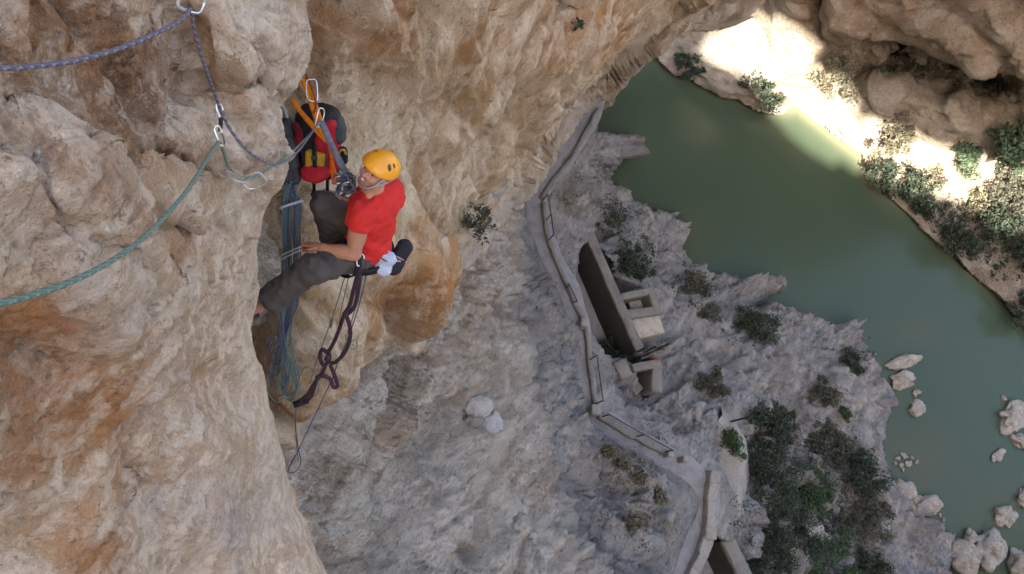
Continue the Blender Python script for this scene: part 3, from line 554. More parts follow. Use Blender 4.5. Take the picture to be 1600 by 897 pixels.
# ================================================================== modelling tools for small things
class SDF:
    """solid from blended signed distances on a grid, meshed with surface nets"""
    def __init__(s, lo, hi, h):
        s.lo = np.array(lo, float); s.h = h; s.n = np.ceil((np.array(hi)-s.lo)/h).astype(int)+1
        s.v = np.full(s.n, 0.08, np.float32)
    def _sub(s, lo, hi, m):
        a = np.clip(np.floor((np.array(lo)-m-s.lo)/s.h).astype(int), 0, s.n-1); b = np.clip(np.ceil((np.array(hi)+m-s.lo)/s.h).astype(int)+1, 1, s.n)
        sl = tuple(slice(x, y) for x, y in zip(a, b))
        g = np.stack(np.meshgrid(*[s.lo[i]+s.h*np.arange(a[i], b[i]) for i in range(3)], indexing='ij'), -1)
        return sl, g
    def op(s, fn, lo, hi, k=0.01, mode='add'):
        sl, g = s._sub(lo, hi, 0.05+k)
        if g.size == 0: return
        d = fn(g); v = s.v[sl]
        if mode == 'add':
            h = np.clip(0.5+0.5*(v-d)/k, 0, 1); s.v[sl] = v*(1-h)+d*h-k*h*(1-h)
        elif mode == 'sub':
            d = -d; h = np.clip(0.5-0.5*(v-d)/k, 0, 1); s.v[sl] = v*(1-h)+d*h+k*h*(1-h)
        else:
            s.v[sl] = np.maximum(v, d)
    def cap(s, a, b, r1, r2, k=0.02, mode='add'):
        a = np.array(a, float); b = np.array(b, float); R = max(r1, r2); ab = b-a; L2 = ab@ab+1e-12
        def fn(g):
            t = np.clip(((g-a)@ab)/L2, 0, 1); return np.linalg.norm(g-a-t[..., None]*ab, axis=-1)-(r1+(r2-r1)*t)
        s.op(fn, np.minimum(a, b)-R, np.maximum(a, b)+R, k, mode)
    def ell(s, c, M, r, k=0.02, mode='add'):
        """ellipsoid: centre, 3x3 matrix with local axes as rows, radii"""
        c = np.array(c, float); M = np.array(M, float); r = np.array(r, float)*(HS if M is HM or np.array_equal(M, HM) else 1); R = r.max()
        def fn(g):
            q = (g-c)@M.T; a = np.linalg.norm(q/r, axis=-1); b = np.linalg.norm(q/(r*r), axis=-1)+1e-9
            return a*(a-1)/b
        s.op(fn, c-R, c+R, k, mode)
    def box(s, c, M, r, rd, k=0.01, mode='add'):
        c = np.array(c, float); M = np.array(M, float); r = np.array(r, float); R = np.linalg.norm(r)
        def fn(g):
            q = np.abs((g-c)@M.T)-(r-rd); return np.linalg.norm(np.maximum(q, 0), axis=-1)+np.minimum(q.max(-1), 0)-rd
        s.op(fn, c-R, c+R, k, mode)
    def cut(s, p, n):
        """remove everything on the side the normal points to"""
        p = np.array(p, float); n = np.array(n, float)/np.linalg.norm(n)
        g = np.stack(np.meshgrid(*[s.lo[i]+s.h*np.arange(s.n[i]) for i in range(3)], indexing='ij'), -1)
        s.v = np.maximum(s.v, ((g-p)@n).astype(np.float32))
    def rough(s, lam, amp, seed=0):
        m = np.abs(s.v) < 3*s.h+amp; idx = np.argwhere(m); p = s.lo+idx*s.h
        s.v[m] += (amp*gn(p/lam+seed)).astype(np.float32)
    def mesh(s):
        v = s.v; ins = v < 0; n = s.n; corners = [(a, b, c) for a in (0, 1) for b in (0, 1) for c in (0, 1)]
        cnt = sum(ins[a:n[0]-1+a, b:n[1]-1+b, c:n[2]-1+c].astype(np.int8) for a, b, c in corners)
        act = (cnt > 0) & (cnt < 8); idx = np.argwhere(act); cid = np.full(act.shape, -1, np.int64); cid[act] = np.arange(len(idx))
        cv = np.stack([v[idx[:, 0]+a, idx[:, 1]+b, idx[:, 2]+c] for a, b, c in corners], 1).astype(float)
        acc = np.zeros((len(idx), 3)); num = np.zeros(len(idx))
        for i in range(8):
            for j in range(i+1, 8):
                ci, cj = np.array(corners[i]), np.array(corners[j])
                if np.abs(ci-cj).sum() != 1: continue
                m = (cv[:, i] < 0) != (cv[:, j] < 0); t = cv[m, i]/(cv[m, i]-cv[m, j])
                acc[m] += ci+t[:, None]*(cj-ci); num[m] += 1
        P = s.lo+(idx+acc/num[:, None])*s.h; Q = []
        for ax in range(3):
            o1, o2 = (ax+1) % 3, (ax+2) % 3
            a = np.take(ins, np.arange(n[ax]-1), ax); b = np.take(ins, np.arange(1, n[ax]), ax)
            for flip, m in ((0, a & ~b), (1, b & ~a)):
                e = np.argwhere(m); e = e[(e[:, o1] > 0) & (e[:, o2] > 0) & (e[:, o1] < n[o1]-1) & (e[:, o2] < n[o2]-1)]
                if not len(e): continue
                q = []
                for d1, d2 in ((1, 1), (0, 1), (0, 0), (1, 0)):
                    f = e.copy(); f[:, o1] -= d1; f[:, o2] -= d2; q.append(cid[f[:, 0], f[:, 1], f[:, 2]])
                q = np.stack(q, 1); Q.append(q[:, ::-1] if flip else q)
        return P, np.concatenate(Q)
def part(name, V_, F, mat, root, parent=None, attrs=None, smooth=True):
    """mesh given in world coordinates, hung on a thing's root (or on a part of it)"""
    L = np.array(root.location); o = mesh_np(name, np.asarray(V_, float)-L, F, mat, parent or root, smooth, attrs=attrs)
    return o
def solo(name, V_, F, mat, loc, smooth=True, attrs=None):
    return mesh_np(name, np.asarray(V_, float)-np.array(loc), F, mat, None, smooth, loc, attrs)
def spline(pts, n=8):
    P = np.array(pts, float); P = np.vstack([2*P[0]-P[1], P, 2*P[-1]-P[-2]]); out = []
    for i in range(1, len(P)-2):
        a, b, c, d = P[i-1:i+3]
        for t in np.linspace(0, 1, n, endpoint=False):
            out.append(.5*((2*b)+(-a+c)*t+(2*a-5*b+4*c-d)*t*t+(-a+3*b-3*c+d)*t**3))
    out.append(P[-2]); return np.array(out)
def frames(P, up=None):
    T = np.gradient(P, axis=0); T /= np.linalg.norm(T, axis=1, keepdims=True)+1e-12; Nn = np.zeros_like(P)
    u = np.array(up if up is not None else (0.31, 0.2, 0.93), float); u = u-T[0]*(u@T[0]); Nn[0] = u/np.linalg.norm(u)
    for i in range(1, len(P)):
        u = Nn[i-1]-T[i]*(Nn[i-1]@T[i]) if up is None else np.array(up, float)-T[i]*(np.array(up, float)@T[i])
        Nn[i] = u/(np.linalg.norm(u)+1e-12)
    return T, Nn, np.cross(T, Nn)
def tube(P, r, res=8, closed=False):
    P = np.asarray(P, float); T, Nn, Bn = frames(P)
    if closed: T = np.roll(P, -1, 0)-np.roll(P, 1, 0); T /= np.linalg.norm(T, axis=1, keepdims=True)
    a = np.linspace(0, 2*math.pi, res, endpoint=False); r = np.broadcast_to(r, len(P))
    V_ = P[:, None]+r[:, None, None]*(np.cos(a)[None, :, None]*Nn[:, None]+np.sin(a)[None, :, None]*Bn[:, None])
    n = len(P); i = np.arange(n*res).reshape(n, res); j = np.roll(i, -1, 1)
    F = np.stack([i[:-1], j[:-1], j[1:], i[1:]], -1).reshape(-1, 4)
    if closed: F = np.vstack([F, np.stack([i[-1], j[-1], j[0], i[0]], -1)])
    s = np.r_[0, np.cumsum(np.linalg.norm(np.diff(P, axis=0), axis=1))]
    at = np.zeros((n, res, 4)); at[..., 0] = s[:, None]; at[..., 1] = (a/(2*math.pi))[None]; at[..., 3] = 1
    return V_.reshape(-1, 3), F, at.reshape(-1, 4)
def ribbon(P, w, t, up):
    """flat webbing: up = direction its flat face looks at"""
    P = np.asarray(P, float); T, Nn, Bn = frames(P, up); n = len(P); w = np.broadcast_to(w, n)[:, None]
    c = [(1, 1), (-1, 1), (-1, -1), (1, -1)]
    V_ = np.stack([P+Bn*w*.5*a+Nn*t*.5*b for a, b in c], 1); i = np.arange(n*4).reshape(n, 4); j = np.roll(i, -1, 1)
    F = np.stack([i[:-1], j[:-1], j[1:], i[1:]], -1).reshape(-1, 4)
    return V_.reshape(-1, 3), F
def join(parts):
    Vs, Fs, As, o = [], [], [], 0
    for p in parts:
        Vs.append(p[0]); Fs.append(p[1]+o); o += len(p[0])
        if len(p) > 2: As.append(p[2])
    return (np.vstack(Vs), np.vstack(Fs))+((np.vstack(As),) if As else ())
def pts3(lst): return np.array([atd(*p) for p in lst])
def boxv(c, M, r):
    c = np.array(c); M = np.array(M); k = np.array([(a, b, d) for a in (-1, 1) for b in (-1, 1) for d in (-1, 1)])*np.array(r)
    F = np.array([(0, 1, 3, 2), (4, 6, 7, 5), (0, 4, 5, 1), (2, 3, 7, 6), (0, 2, 6, 4), (1, 5, 7, 3)]); return c+k@M, F
CX, CY, CZ = RM[:, 0], RM[:, 1], RM[:, 2]       # directions: picture right, picture up, towards the viewer
def cdir(x, y, z): v = CX*x+CY*y+CZ*z; return v/np.linalg.norm(v)
def ortho(z, y):
    """rows: local x, y, z from an exact z and an approximate y"""
    z = z/np.linalg.norm(z); y = y-z*(y@z); y = y/np.linalg.norm(y); return np.array([np.cross(y, z), y, z])

def rope_mat(name, c1, c2, pitch=.022):
    m, nt, b = newmat(name); at = nd(nt, 'ShaderNodeAttribute', attribute_name='strand'); sep = nd(nt, 'ShaderNodeSeparateColor'); nt.links.new(at.outputs['Color'], sep.inputs[0])
    ph = mth(nt, 'ADD', mth(nt, 'MULTIPLY', sep.outputs[0], 1/pitch), sep.outputs[1])
    w = mth(nt, 'SINE', mth(nt, 'MULTIPLY', ph, 2*math.pi)); ph2 = mth(nt, 'SUBTRACT', mth(nt, 'MULTIPLY', sep.outputs[0], 2.2/pitch), mth(nt, 'MULTIPLY', sep.outputs[1], 3))
    w2 = mth(nt, 'SINE', mth(nt, 'MULTIPLY', ph2, 2*math.pi))
    c = mixc(nt, ramp(nt, mth(nt, 'ADD', w, mth(nt, 'MULTIPLY', w2, .5)), .1, .9), c1, c2)
    nt.links.new(c, b.inputs['Base Color']); b.inputs['Roughness'].default_value = .8; b.inputs['Specular IOR Level'].default_value = .2
    bp = nd(nt, 'ShaderNodeBump'); bp.inputs['Strength'].default_value = .5; bp.inputs['Distance'].default_value = .001
    nt.links.new(mth(nt, 'ADD', w, w2), bp.inputs['Height']); nt.links.new(bp.outputs[0], b.inputs['Normal'])
    return m
def tint_mat(name, rough=.6, spec=.3, var=.12, scale=60):
    m, nt, b = newmat(name); at = nd(nt, 'ShaderNodeAttribute', attribute_name='col')
    co = nd(nt, 'ShaderNodeTexCoord').outputs['Object']; n = noise(nt, co, scale, 4, .6)
    c = mixc(nt, ramp(nt, n, .3, .7), at.outputs['Color'], at.outputs['Color'])
    hs = nd(nt, 'ShaderNodeHueSaturation'); nt.links.new(at.outputs['Color'], hs.inputs['Color']); mr = nd(nt, 'ShaderNodeMapRange'); mr.inputs[1].default_value = .3; mr.inputs[2].default_value = .7
    mr.inputs[3].default_value = 1-var; mr.inputs[4].default_value = 1+var; nt.links.new(n, mr.inputs[0]); nt.links.new(mr.outputs[0], hs.inputs['Value'])
    nt.links.new(hs.outputs[0], b.inputs['Base Color']); b.inputs['Roughness'].default_value = rough; b.inputs['Specular IOR Level'].default_value = spec
    return m
def cloth(name, col, rough=.85, scale=14, var=.18, weave=450):
    m, nt, b = newmat(name); co = nd(nt, 'ShaderNodeTexCoord').outputs['Object']
    n = noise(nt, co, scale, 5, .6); n2 = noise(nt, co, weave, 2, .5)
    c = mixc(nt, ramp(nt, n, .3, .7), [x*(1-var) for x in col], [x*(1+var) for x in col]); c = mixc(nt, mth(nt, 'MULTIPLY', ramp(nt, n2, .4, .7), .3), c, [x*.6 for x in col])
    nt.links.new(c, b.inputs['Base Color']); b.inputs['Roughness'].default_value = rough; b.inputs['Specular IOR Level'].default_value = .2
    bp = nd(nt, 'ShaderNodeBump'); bp.inputs['Strength'].default_value = .4; bp.inputs['Distance'].default_value = .012
    nt.links.new(n, bp.inputs['Height']); nt.links.new(bp.outputs[0], b.inputs['Normal']); return m
M_red = cloth('red_cotton', (.58, .030, .026), .85, 30, .05); M_trouser = cloth('grey_brown_trousers', (.078, .066, .058), scale=9, var=.3)
M_skin = tint_mat('skin', .55, .35, .08, 40); M_helmet = plain('orange_yellow_shell', (.78, .33, .015), .38, .05, 8, 0, 0, .5)
M_black = cloth('black_nylon', (.016, .016, .019), .65); M_redny = cloth('red_nylon', (.40, .014, .024), .6); M_yel = cloth('yellow_nylon', (.48, .27, .025), .6)
M_orange = cloth('orange_webbing', (.80, .26, .012), .6, 40); M_dgrey = cloth('dark_grey_nylon', (.055, .055, .062), .6); M_purple_web = cloth('dark_purple_webbing', (.050, .026, .040), .7, 60, .4)
M_greyweb = cloth('grey_blue_webbing', (.17, .17, .21), .7, 60, .3); M_metal = plain('polished_alloy', (.72, .72, .74), .28, .06, 20, 0, 1.0, .5); M_dmetal = plain('dark_alloy', (.10, .10, .11), .35, .2, 20, 0, .9)
M_white = plain('white_alloy', (.36, .355, .34), .35, .05, 20, 0, .15); M_pblue = cloth('pale_blue_cotton', (.45, .50, .60), .8, 20, .15); M_tooth = plain('teeth', (.75, .72, .66), .3, .03, 50); M_eye = plain('dark_eye', (.02, .015, .012), .2, .1, 50)
M_hair = plain('dark_hair', (.025, .017, .012), .6, .4, 200); M_vent = plain('grey_liner', (.10, .10, .12), .7, .2, 40); M_strap = cloth('grey_strap', (.42, .43, .45), .7, 60)
M_rp = rope_mat('purple_rope', (.12, .11, .15), (.25, .24, .285), .03); M_rg = rope_mat('green_rope', (.13, .20, .16), (.22, .30, .25), .03); M_rt = rope_mat('teal_rope', (.075, .12, .14), (.18, .26, .29)); M_rdp = rope_mat('dark_purple_rope', (.075, .066, .12), (.20, .185, .27))
M_cord = rope_mat('thin_green_cord', (.09, .15, .13), (.20, .28, .25), .01)

# ================================================================== the climber
HC = V(588, 269, 4.68); HS = .88                             # middle of the head, its size
HU = cdir(.66, .68, .34); HF = cdir(-.40, -.16, .88); HM = ortho(HU, HF)   # head: rows = his right-to-left, face, crown
def hp(x, y, z): return np.array(HC)+(HM[0]*x+HM[1]*y+HM[2]*z)*HS
J = {k: atd(*v) for k, v in dict(pelvis=(574, 388, 5.12), belly=(580, 355, 5.0), chest=(586, 322, 4.90), neck=(584, 296, 4.80), lsh=(563, 338, 4.74), rsh=(609, 296, 4.98), lel=(553, 396, 4.86), lwr=(504, 388, 4.90), lhd=(488, 381, 4.94),
      rel=(560, 330, 5.22), rwr=(536, 312, 5.20), lhip=(560, 398, 5.06), lkn=(486, 421, 4.84), lan=(420, 471, 5.02), lft=(384, 490, 5.16), rhip=(588, 378, 5.20), rkn=(507, 319, 5.08), ran=(528, 392, 5.42), rft=(505, 398, 5.48)).items()}
TZ = J['neck']-J['pelvis']; TZ = TZ/np.linalg.norm(TZ); TX = J['rsh']-J['lsh']; TX = TX-TZ*(TX@TZ); TX = TX/np.linalg.norm(TX); TY = np.cross(TZ, TX); TM = np.array([TX, TY, TZ])
PL = np.array(J['pelvis'])
person = empty('person', Vector(PL), 'climber in a red sleeveless shirt and orange helmet smiling up from the wall', 'person')
allp = np.array(list(J.values())+[np.array(HC)]); LO, HI = allp.min(0)-.2, allp.max(0)+.2
def build_body():
    s = SDF(LO, HI, .0066)
    s.ell(J['belly'], TM, (.15, .10, .20), .04); s.ell(J['chest'], TM, (.165, .105, .15), .05); s.ell(J['pelvis'], TM, (.155, .115, .13), .05)
    s.cap(J['neck']-TZ*.05, hp(0, -.02, -.03), .062, .056, .03)
    s.ell(hp(0, -.012, .03), HM, (.077, .096, .092), .02); s.ell(hp(0, .022, -.05), HM, (.060, .074, .072), .035); s.ell(hp(0, .05, -.098), HM, (.032, .032, .022), .03)
    s.cap(hp(-.04, .078, .022), hp(.04, .078, .022), .014, .014, .012)
    for q in (-1, 1):
        s.ell(hp(q*.033, .096, .004), HM, (.020, .018, .013), .010, 'sub'); s.ell(hp(q*.033, .083, .004), HM, (.014, .013, .011), .004); s.ell(hp(q*.040, .070, -.032), HM, (.024, .022, .022), .018); s.ell(hp(q*.080, -.01, -.005), HM, (.010, .020, .030), .008)
    s.cap(hp(0, .090, .010), hp(0, .114, -.030), .010, .014, .010); s.ell(hp(0, .100, -.034), HM, (.021, .014, .010), .008)
    s.cap(hp(-.030, .078, -.060), hp(0, .094, -.068), .006, .007, .006, 'sub'); s.cap(hp(.030, .078, -.060), hp(0, .094, -.068), .006, .007, .006, 'sub')
    s.cap(hp(-.024, .084, -.074), hp(.024, .084, -.074), .008, .008, .006); s.cap(hp(-.022, .088, -.056), hp(.022, .088, -.056), .006, .006, .006)
    for q in ('l', 'r'):
        s.cap(J['neck']-TZ*.07, J[q+'sh'], .07, .062, .05); s.cap(J[q+'sh'], J[q+'el'], .056, .042, .03)
        mid = J[q+'sh']*.55+J[q+'el']*.45; s.ell(mid, ortho(J[q+'el']-J[q+'sh'], CZ), (.050, .052, .10), .03)
        s.cap(J[q+'el'], J[q+'wr'], .041, .028, .02); f = J[q+'el']*.7+J[q+'wr']*.3; s.ell(f, ortho(J[q+'wr']-J[q+'el'], CZ), (.043, .046, .09), .02)
        s.cap(J[q+'hip'], J[q+'kn'], .075, .05, .04); s.cap(J[q+'kn'], J[q+'an'], .05, .036, .03); s.cap(J[q+'an'], J[q+'ft'], .036, .030, .03); e = J[q+'ft']-J[q+'an']; e = e/np.linalg.norm(e)
        for i, o in enumerate((-.03, -.015, 0, .015, .028)): sd = np.cross(e, CZ); sd /= np.linalg.norm(sd); s.cap(J[q+'ft']+sd*o-e*.02, J[q+'ft']+sd*o+e*(.035-.004*abs(i-1)), .010, .008, .008)
    # hands: palm, four bent fingers and a thumb closing on the rope by the knee
    for wr, d, up in ((J['lwr'], J['lhd']-J['lwr'], cdir(.1, .9, .4)), (J['rwr'], cdir(-.8, .5, .2), cdir(.5, .8, .3))):
        d = d/np.linalg.norm(d); HMt = ortho(up, d); sd, dr, u = HMt[0], HMt[1], HMt[2]     # side, along, back of the hand
        pc = wr+dr*.055; s.ell(pc, np.array([sd, dr, u]), (.040, .052, .018), .012); s.cap(wr, pc, .027, .022, .02)
        for i, (o, l) in enumerate(((-.030, .030), (-.010, .035), (.010, .033), (.029, .026))):
            a = wr+dr*.098+sd*o; b = a+dr*l*.9+u*.004-u*.008; c = b-u*l*.9+dr*.006; e2 = c-u*.008-dr*l*.55
            s.cap(a-dr*.02, b, .0098, .0092, .004); s.cap(b, c, .0092, .0086, .003); s.cap(c, e2, .0086, .0078, .003)
        t0 = wr+dr*.03-sd*.034; t1 = t0+dr*.030-sd*.024-u*.010; t2 = t1+dr*.032-u*.010+sd*.004; s.cap(t0, t1, .014, .0115, .008); s.cap(t1, t2, .0115, .009, .004)
    P, F = s.mesh(); q = (P-np.array(HC))@HM.T
    col = np.tile(np.array([.42, .205, .125, 1.]), (len(P), 1)); n = gn(P*18)
    head = np.linalg.norm(q, axis=1) < .17
    col[head, :3] = np.array([.50, .26, .175])
    st = np.exp(-((q[:, 2]+.085)/.035)**2)*(q[:, 1] > .0)*head; lips = np.exp(-((q[:, 2]+.066)/.010)**2-(q[:, 0]/.03)**2)*(q[:, 1] > .07)*head
    mou = np.exp(-((q[:, 2]+.047)/.008)**2-(q[:, 0]/.03)**2)*(q[:, 1] > .07)*head; st = np.clip(st+mou, 0, 1)
    brow = sum(np.exp(-((q[:, 2]-.024)/.006)**2-((q[:, 0]-o)/.018)**2) for o in (-.033, .033))*(q[:, 1] > .05)*head
    sock = sum(np.exp(-((q[:, 2]-.004)/.012)**2-((q[:, 0]-o)/.018)**2) for o in (-.033, .033))*(q[:, 1] > .05)*head
    for w, c in ((st*.62, (.13, .075, .055)), (lips*.6, (.42, .13, .10)), (np.clip(brow, 0, 1)*.9, (.05, .03, .02)), (sock*.35, (.20, .10, .07))): col[:, :3] = col[:, :3]*(1-w[:, None])+np.array(c)*w[:, None]
    foot = np.linalg.norm(P-J['lft'], axis=1) < .16; col[foot, :3] = (.52, .25, .19)
    hand = np.linalg.norm(P-J['lhd'], axis=1) < .14; col[hand, :3] *= np.array((1.05, .92, .86))
    col[:, :3] *= (1+.06*n[:, None]); part('body', P, F, M_skin, person, attrs={'col': col})
build_body()
def folds(s, lam, amp, axis, seed):
    m = np.abs(s.v) < .03; p = s.lo+np.argwhere(m)*s.h
    q = p+0.02*np.stack([gn(p*14+seed), gn(p*14+9+seed), gn(p*14+5+seed)], -1); a = q@axis
    s.v[m] += (amp*gn(np.stack([a/lam, (p@TX)*3, (p@TY)*3], -1)+seed)+amp*.6*gn(p/.05+seed)).astype(np.float32)
def build_clothes():
    s = SDF(LO, HI, .0075)
    for q in ('l', 'r'):
        e = J[q+'sh']+(J[q+'el']-J[q+'sh'])*.30; s.cap(J[q+'sh'], e, .078, .074, .03)
    for q in ('l', 'r'):
        d = J[q+'el']-J[q+'sh']; c = J[q+'sh']+d*.26; M = ortho(d, CZ); s.box(c+d/np.linalg.norm(d)*.06, M, (.14, .14, .06), .01, .008, 'sub')
    for q in ('l', 'r'): s.cap(J['neck']-TZ*.055, J[q+'sh'], .080, .070, .03)
    s.ell(J['pelvis']+TZ*.03, TM, (.178, .145, .12), .04); s.ell(J['belly'], TM, (.180, .135, .20), .05); s.ell(J['chest'], TM, (.200, .140, .155), .05); s.ell(J['chest']-TY*.04+TZ*.04, TM, (.19, .10, .11), .05)
    folds(s, .07, .017, TZ*.8+TX*.6, 3); folds(s, .03, .006, TZ*.5-TX*.8, 13)
    s.ell(J['neck']+TZ*.055+TY*.02, TM, (.066, .075, .045), .01, 'sub')
    s.cut(J['pelvis']-TZ*.045, -TZ)
    P, F = s.mesh(); part('shirt', P, F, M_red, person)
    s = SDF(LO, HI, .0075)
    s.ell(J['pelvis'], TM, (.165, .135, .135), .04)
    for q in ('l', 'r'):
        s.cap(J[q+'hip'], J[q+'kn'], .105, .082, .04); s.cap(J[q+'kn'], J[q+'an'], .082, .092, .04)
    folds(s, .05, .016, TZ*.4+TX*.9, 8); folds(s, .028, .006, TZ*.9-TX*.4, 18)
    for q in ('l', 'r'):
        d = J[q+'an']-J[q+'kn']; s.box(J[q+'an']+d/np.linalg.norm(d)*.10, ortho(d, CZ), (.13, .13, .10), .01, .006, 'sub')
        s.cap(J[q+'an']-d*.1, J[q+'an']+d*.2, .066, .066, .008, 'sub')
    P, F = s.mesh(); part('trousers', P, F, M_trouser, person)
build_clothes()
def build_head_things():
    for q in (-1, 1):
        s = SDF(hp(q*.033, .09, .004)-.02, hp(q*.033, .09, .004)+.02, .002); s.ell(hp(q*.033, .0915, .003), HM, (.0105, .0055, .0045), .001); P, F = s.mesh(); part('eye', P, F, M_eye, person)
    Tt = spline([hp(-.026, .079, -.058), hp(-.014, .089, -.0635), hp(0, .0935, -.0655), hp(.014, .089, -.0635), hp(.026, .079, -.058)], 5); part('teeth', *ribbon(Tt, .010, .004, HM[1]), M_tooth, person)
    s = SDF(np.array(HC)-.17, np.array(HC)+.19, .005); s.ell(hp(0, -.03, .03), HM, (.083, .088, .088), .01); s.ell(hp(0, -.06, -.035), HM, (.062, .045, .055), .02); s.cut(hp(0, .035, 0), HM[1]*.8-HM[2]*.3); P, F = s.mesh(); part('hair', P, F, M_hair, person)
    cc = (0, -.012, .052); R0 = np.array((.118, .142, .108)); s = SDF(hp(*cc)-.18, hp(*cc)+.18, .0042)
    s.ell(hp(*cc), HM, R0, .002); s.ell(hp(cc[0], cc[1]+.03, cc[2]-.02), HM, (.113, .13, .085), .02); s.ell(hp(*cc), HM, R0-.013, .002, 'sub'); s.ell(hp(cc[0], cc[1]+.03, cc[2]-.02), HM, (.100, .117, .074), .002, 'sub')
    s.cut(hp(0, .10, .030), -HM[2]+HM[1]*-.12)
    vents = []
    for q in (-1, 1):
        for k, (az, el, l, w) in enumerate(((64, 20, .034, .015), (42, 27, .024, .011), (24, 31, .020, .009), (9, 34, .015, .007))):
            a, e = rad(az), rad(el+12); d = np.array((q*math.sin(rad(70))*math.cos(e)*(.75+.25*k/3), math.cos(a)*.9*math.cos(e), math.sin(e))); d = np.array((q*.78*math.cos(e), (.60-.36*k)*1.0, math.sin(e)*.95)); d /= np.linalg.norm(d/R0)
            c = hp(*(np.array(cc)+d)); nrm = (d/R0**2); nrm = HM.T@(nrm/np.linalg.norm(nrm)); ax = HM[2]*.75+HM[1]*(.35); Mv = ortho(nrm, ax); s.ell(c, Mv, (w*.85, l*.62, .03), .003, 'sub')
    P, F = s.mesh(); h = part('helmet', P, F, M_helmet, person); h['label'] = 'orange yellow climbing helmet with dark vents'
    s = SDF(hp(*cc)-.18, hp(*cc)+.18, .006); s.ell(hp(*cc), HM, R0-.017, .002); s.cut(hp(0, .10, .045), -HM[2]); P, F = s.mesh(); part('liner', P, F, M_vent, person, h)
    for q in (-1, 1):
        Q = spline([hp(q*.098, .045, .035), hp(q*.088, .05, -.01), hp(q*.074, .05, -.06), hp(q*.045, .055, -.105), hp(0, .062, -.126)], 5); part('chin_strap', *ribbon(Q, .016, .003, HM[0]*q+HM[1]*.3), M_strap, person, h)
        Q = spline([hp(q*.100, -.05, .03), hp(q*.09, -.02, -.02), hp(q*.074, .045, -.06)], 5); part('chin_strap', *ribbon(Q, .014, .003, HM[0]*q), M_strap, person, h)
build_head_things()
def build_harness():
    a = np.linspace(0, 2*math.pi, 40, endpoint=False); c = J['pelvis']-TZ*.035
    ring = np.array([c+TX*math.cos(t)*.183+TY*math.sin(t)*.15 for t in a]); V_, F = ribbon(np.vstack([ring, ring[:2]]), .045, .012, TZ); 
    T = np.vstack([ring, ring[:1]]); vs = []
    for t in a: n = TX*math.cos(t)+TY*math.sin(t); p = c+TX*math.cos(t)*.183+TY*math.sin(t)*.15; vs += [p-TZ*.024, p+n*.012-TZ*.024, p+n*.012+TZ*.024, p+TZ*.024]
    i = np.arange(len(vs)).reshape(-1, 4); j = np.roll(i, -1, 0); F = np.concatenate([np.stack([i[:, k], i[:, (k+1) % 4], j[:, (k+1) % 4], j[:, k]], -1) for k in range(4)])
    hb = part('harness_belt', np.array(vs), F, M_black, person)
    for q in ('l', 'r'):
        d = J[q+'kn']-J[q+'hip']; L = np.linalg.norm(d); M = ortho(d, CZ); c2 = J[q+'hip']+d*.28; r = .112
        ring = np.array([c2+M[0]*math.cos(t)*r+M[1]*math.sin(t)*r for t in np.linspace(0, 2*math.pi, 30)]); vs = []
        for p in ring[:-1]: n = (p-c2)/r; z = M[2]; vs += [p-z*.022, p+n*.008-z*.022, p+n*.008+z*.022, p+z*.022]
        i = np.arange(len(vs)).reshape(-1, 4); jj = np.roll(i, -1, 0); F = np.concatenate([np.stack([i[:, k], i[:, (k+1) % 4], jj[:, (k+1) % 4], jj[:, k]], -1) for k in range(4)]); part('leg_loop', np.array(vs), F, M_black, person)
build_harness()

# ================================================================== hardware and ropes
def carabiner_mesh(c, ax, nrm, L=.10, W=.058, r=.0042):
    """D-shaped ring; ax = long axis, nrm = normal of its plane"""
    M = ortho(np.array(nrm, float), np.array(ax, float)); c = np.array(c)
    o = [(-.5, -.36), (-.5, .30), (-.36, .5), (-.05, .52), (.34, .46), (.5, .26), (.5, -.12), (.36, -.46), (-.1, -.52), (-.4, -.5)]
    Q = spline([c+M[0]*x*W+M[1]*y*L for x, y in o+o[:1]], 4)[:-1]; n = len(Q); g = int(n*.56), int(n*.80)
    fr = tube(np.vstack([Q[g[1]:], Q[:g[0]+1]]), r, 7); gt = tube(Q[g[0]:g[1]+1], r*.72, 6); return fr, gt
def carabiner(c, ax, nrm, mat, label, L=.10, group=None, gate=None):
    c = np.array(c); fr, gt = carabiner_mesh(c, ax, nrm, L); e = empty('carabiner', Vector(c), label, 'carabiner', group)
    part('frame', *fr[:2], mat, e); part('gate', *gt[:2], gate or M_metal, e); return e
def rope(name, lst, r, mat, label, n=10, res=8, cat='rope', raw=False):
    Q = np.array(lst, float) if raw else spline(pts3(lst), n); V_, F, a = tube(Q, r, res); o = solo(name, V_, F, mat, Vector(Q[0]), attrs={'strand': a}); return tag(o, label, cat)
rope('climbing_rope', [(-520, 20, 1.0), (-300, 70, 1.08), (-150, 98, 1.16), (0, 106, 1.28), (60, 103, 1.36), (120, 94, 1.45), (180, 78, 1.55), (235, 56, 1.66), (275, 36, 1.78), (292, 22, 1.84), (297, 14, 1.87), (299, 20, 1.90), (304, 48, 1.97), (316, 92, 2.08), (336, 148, 2.28), (356, 196, 2.40), (382, 230, 2.46), (408, 250, 2.56), (436, 256, 2.75), (462, 240, 3.2), (482, 215, 3.9), (500, 188, 4.62)], .0043, M_rp,
     'purple grey rope sagging from the left edge over a carabiner to the anchor')
rope('climbing_rope', [(-420, 520, .80), (-260, 520, .84), (-130, 504, .90), (0, 474, .98), (60, 458, 1.06), (120, 436, 1.16), (180, 404, 1.28), (230, 366, 1.45), (270, 325, 1.62), (300, 287, 1.8), (325, 246, 2.05), (337, 228, 2.2), (343, 222, 2.28), (349, 236, 2.36), (356, 258, 2.52), (368, 273, 2.68), (386, 279, 2.62), (406, 273, 2.66), (428, 258, 2.8), (456, 238, 3.3), (480, 214, 4.0), (502, 190, 4.62)], .0043, M_rg,
     'pale green rope hanging in a low curve across the left buttress')
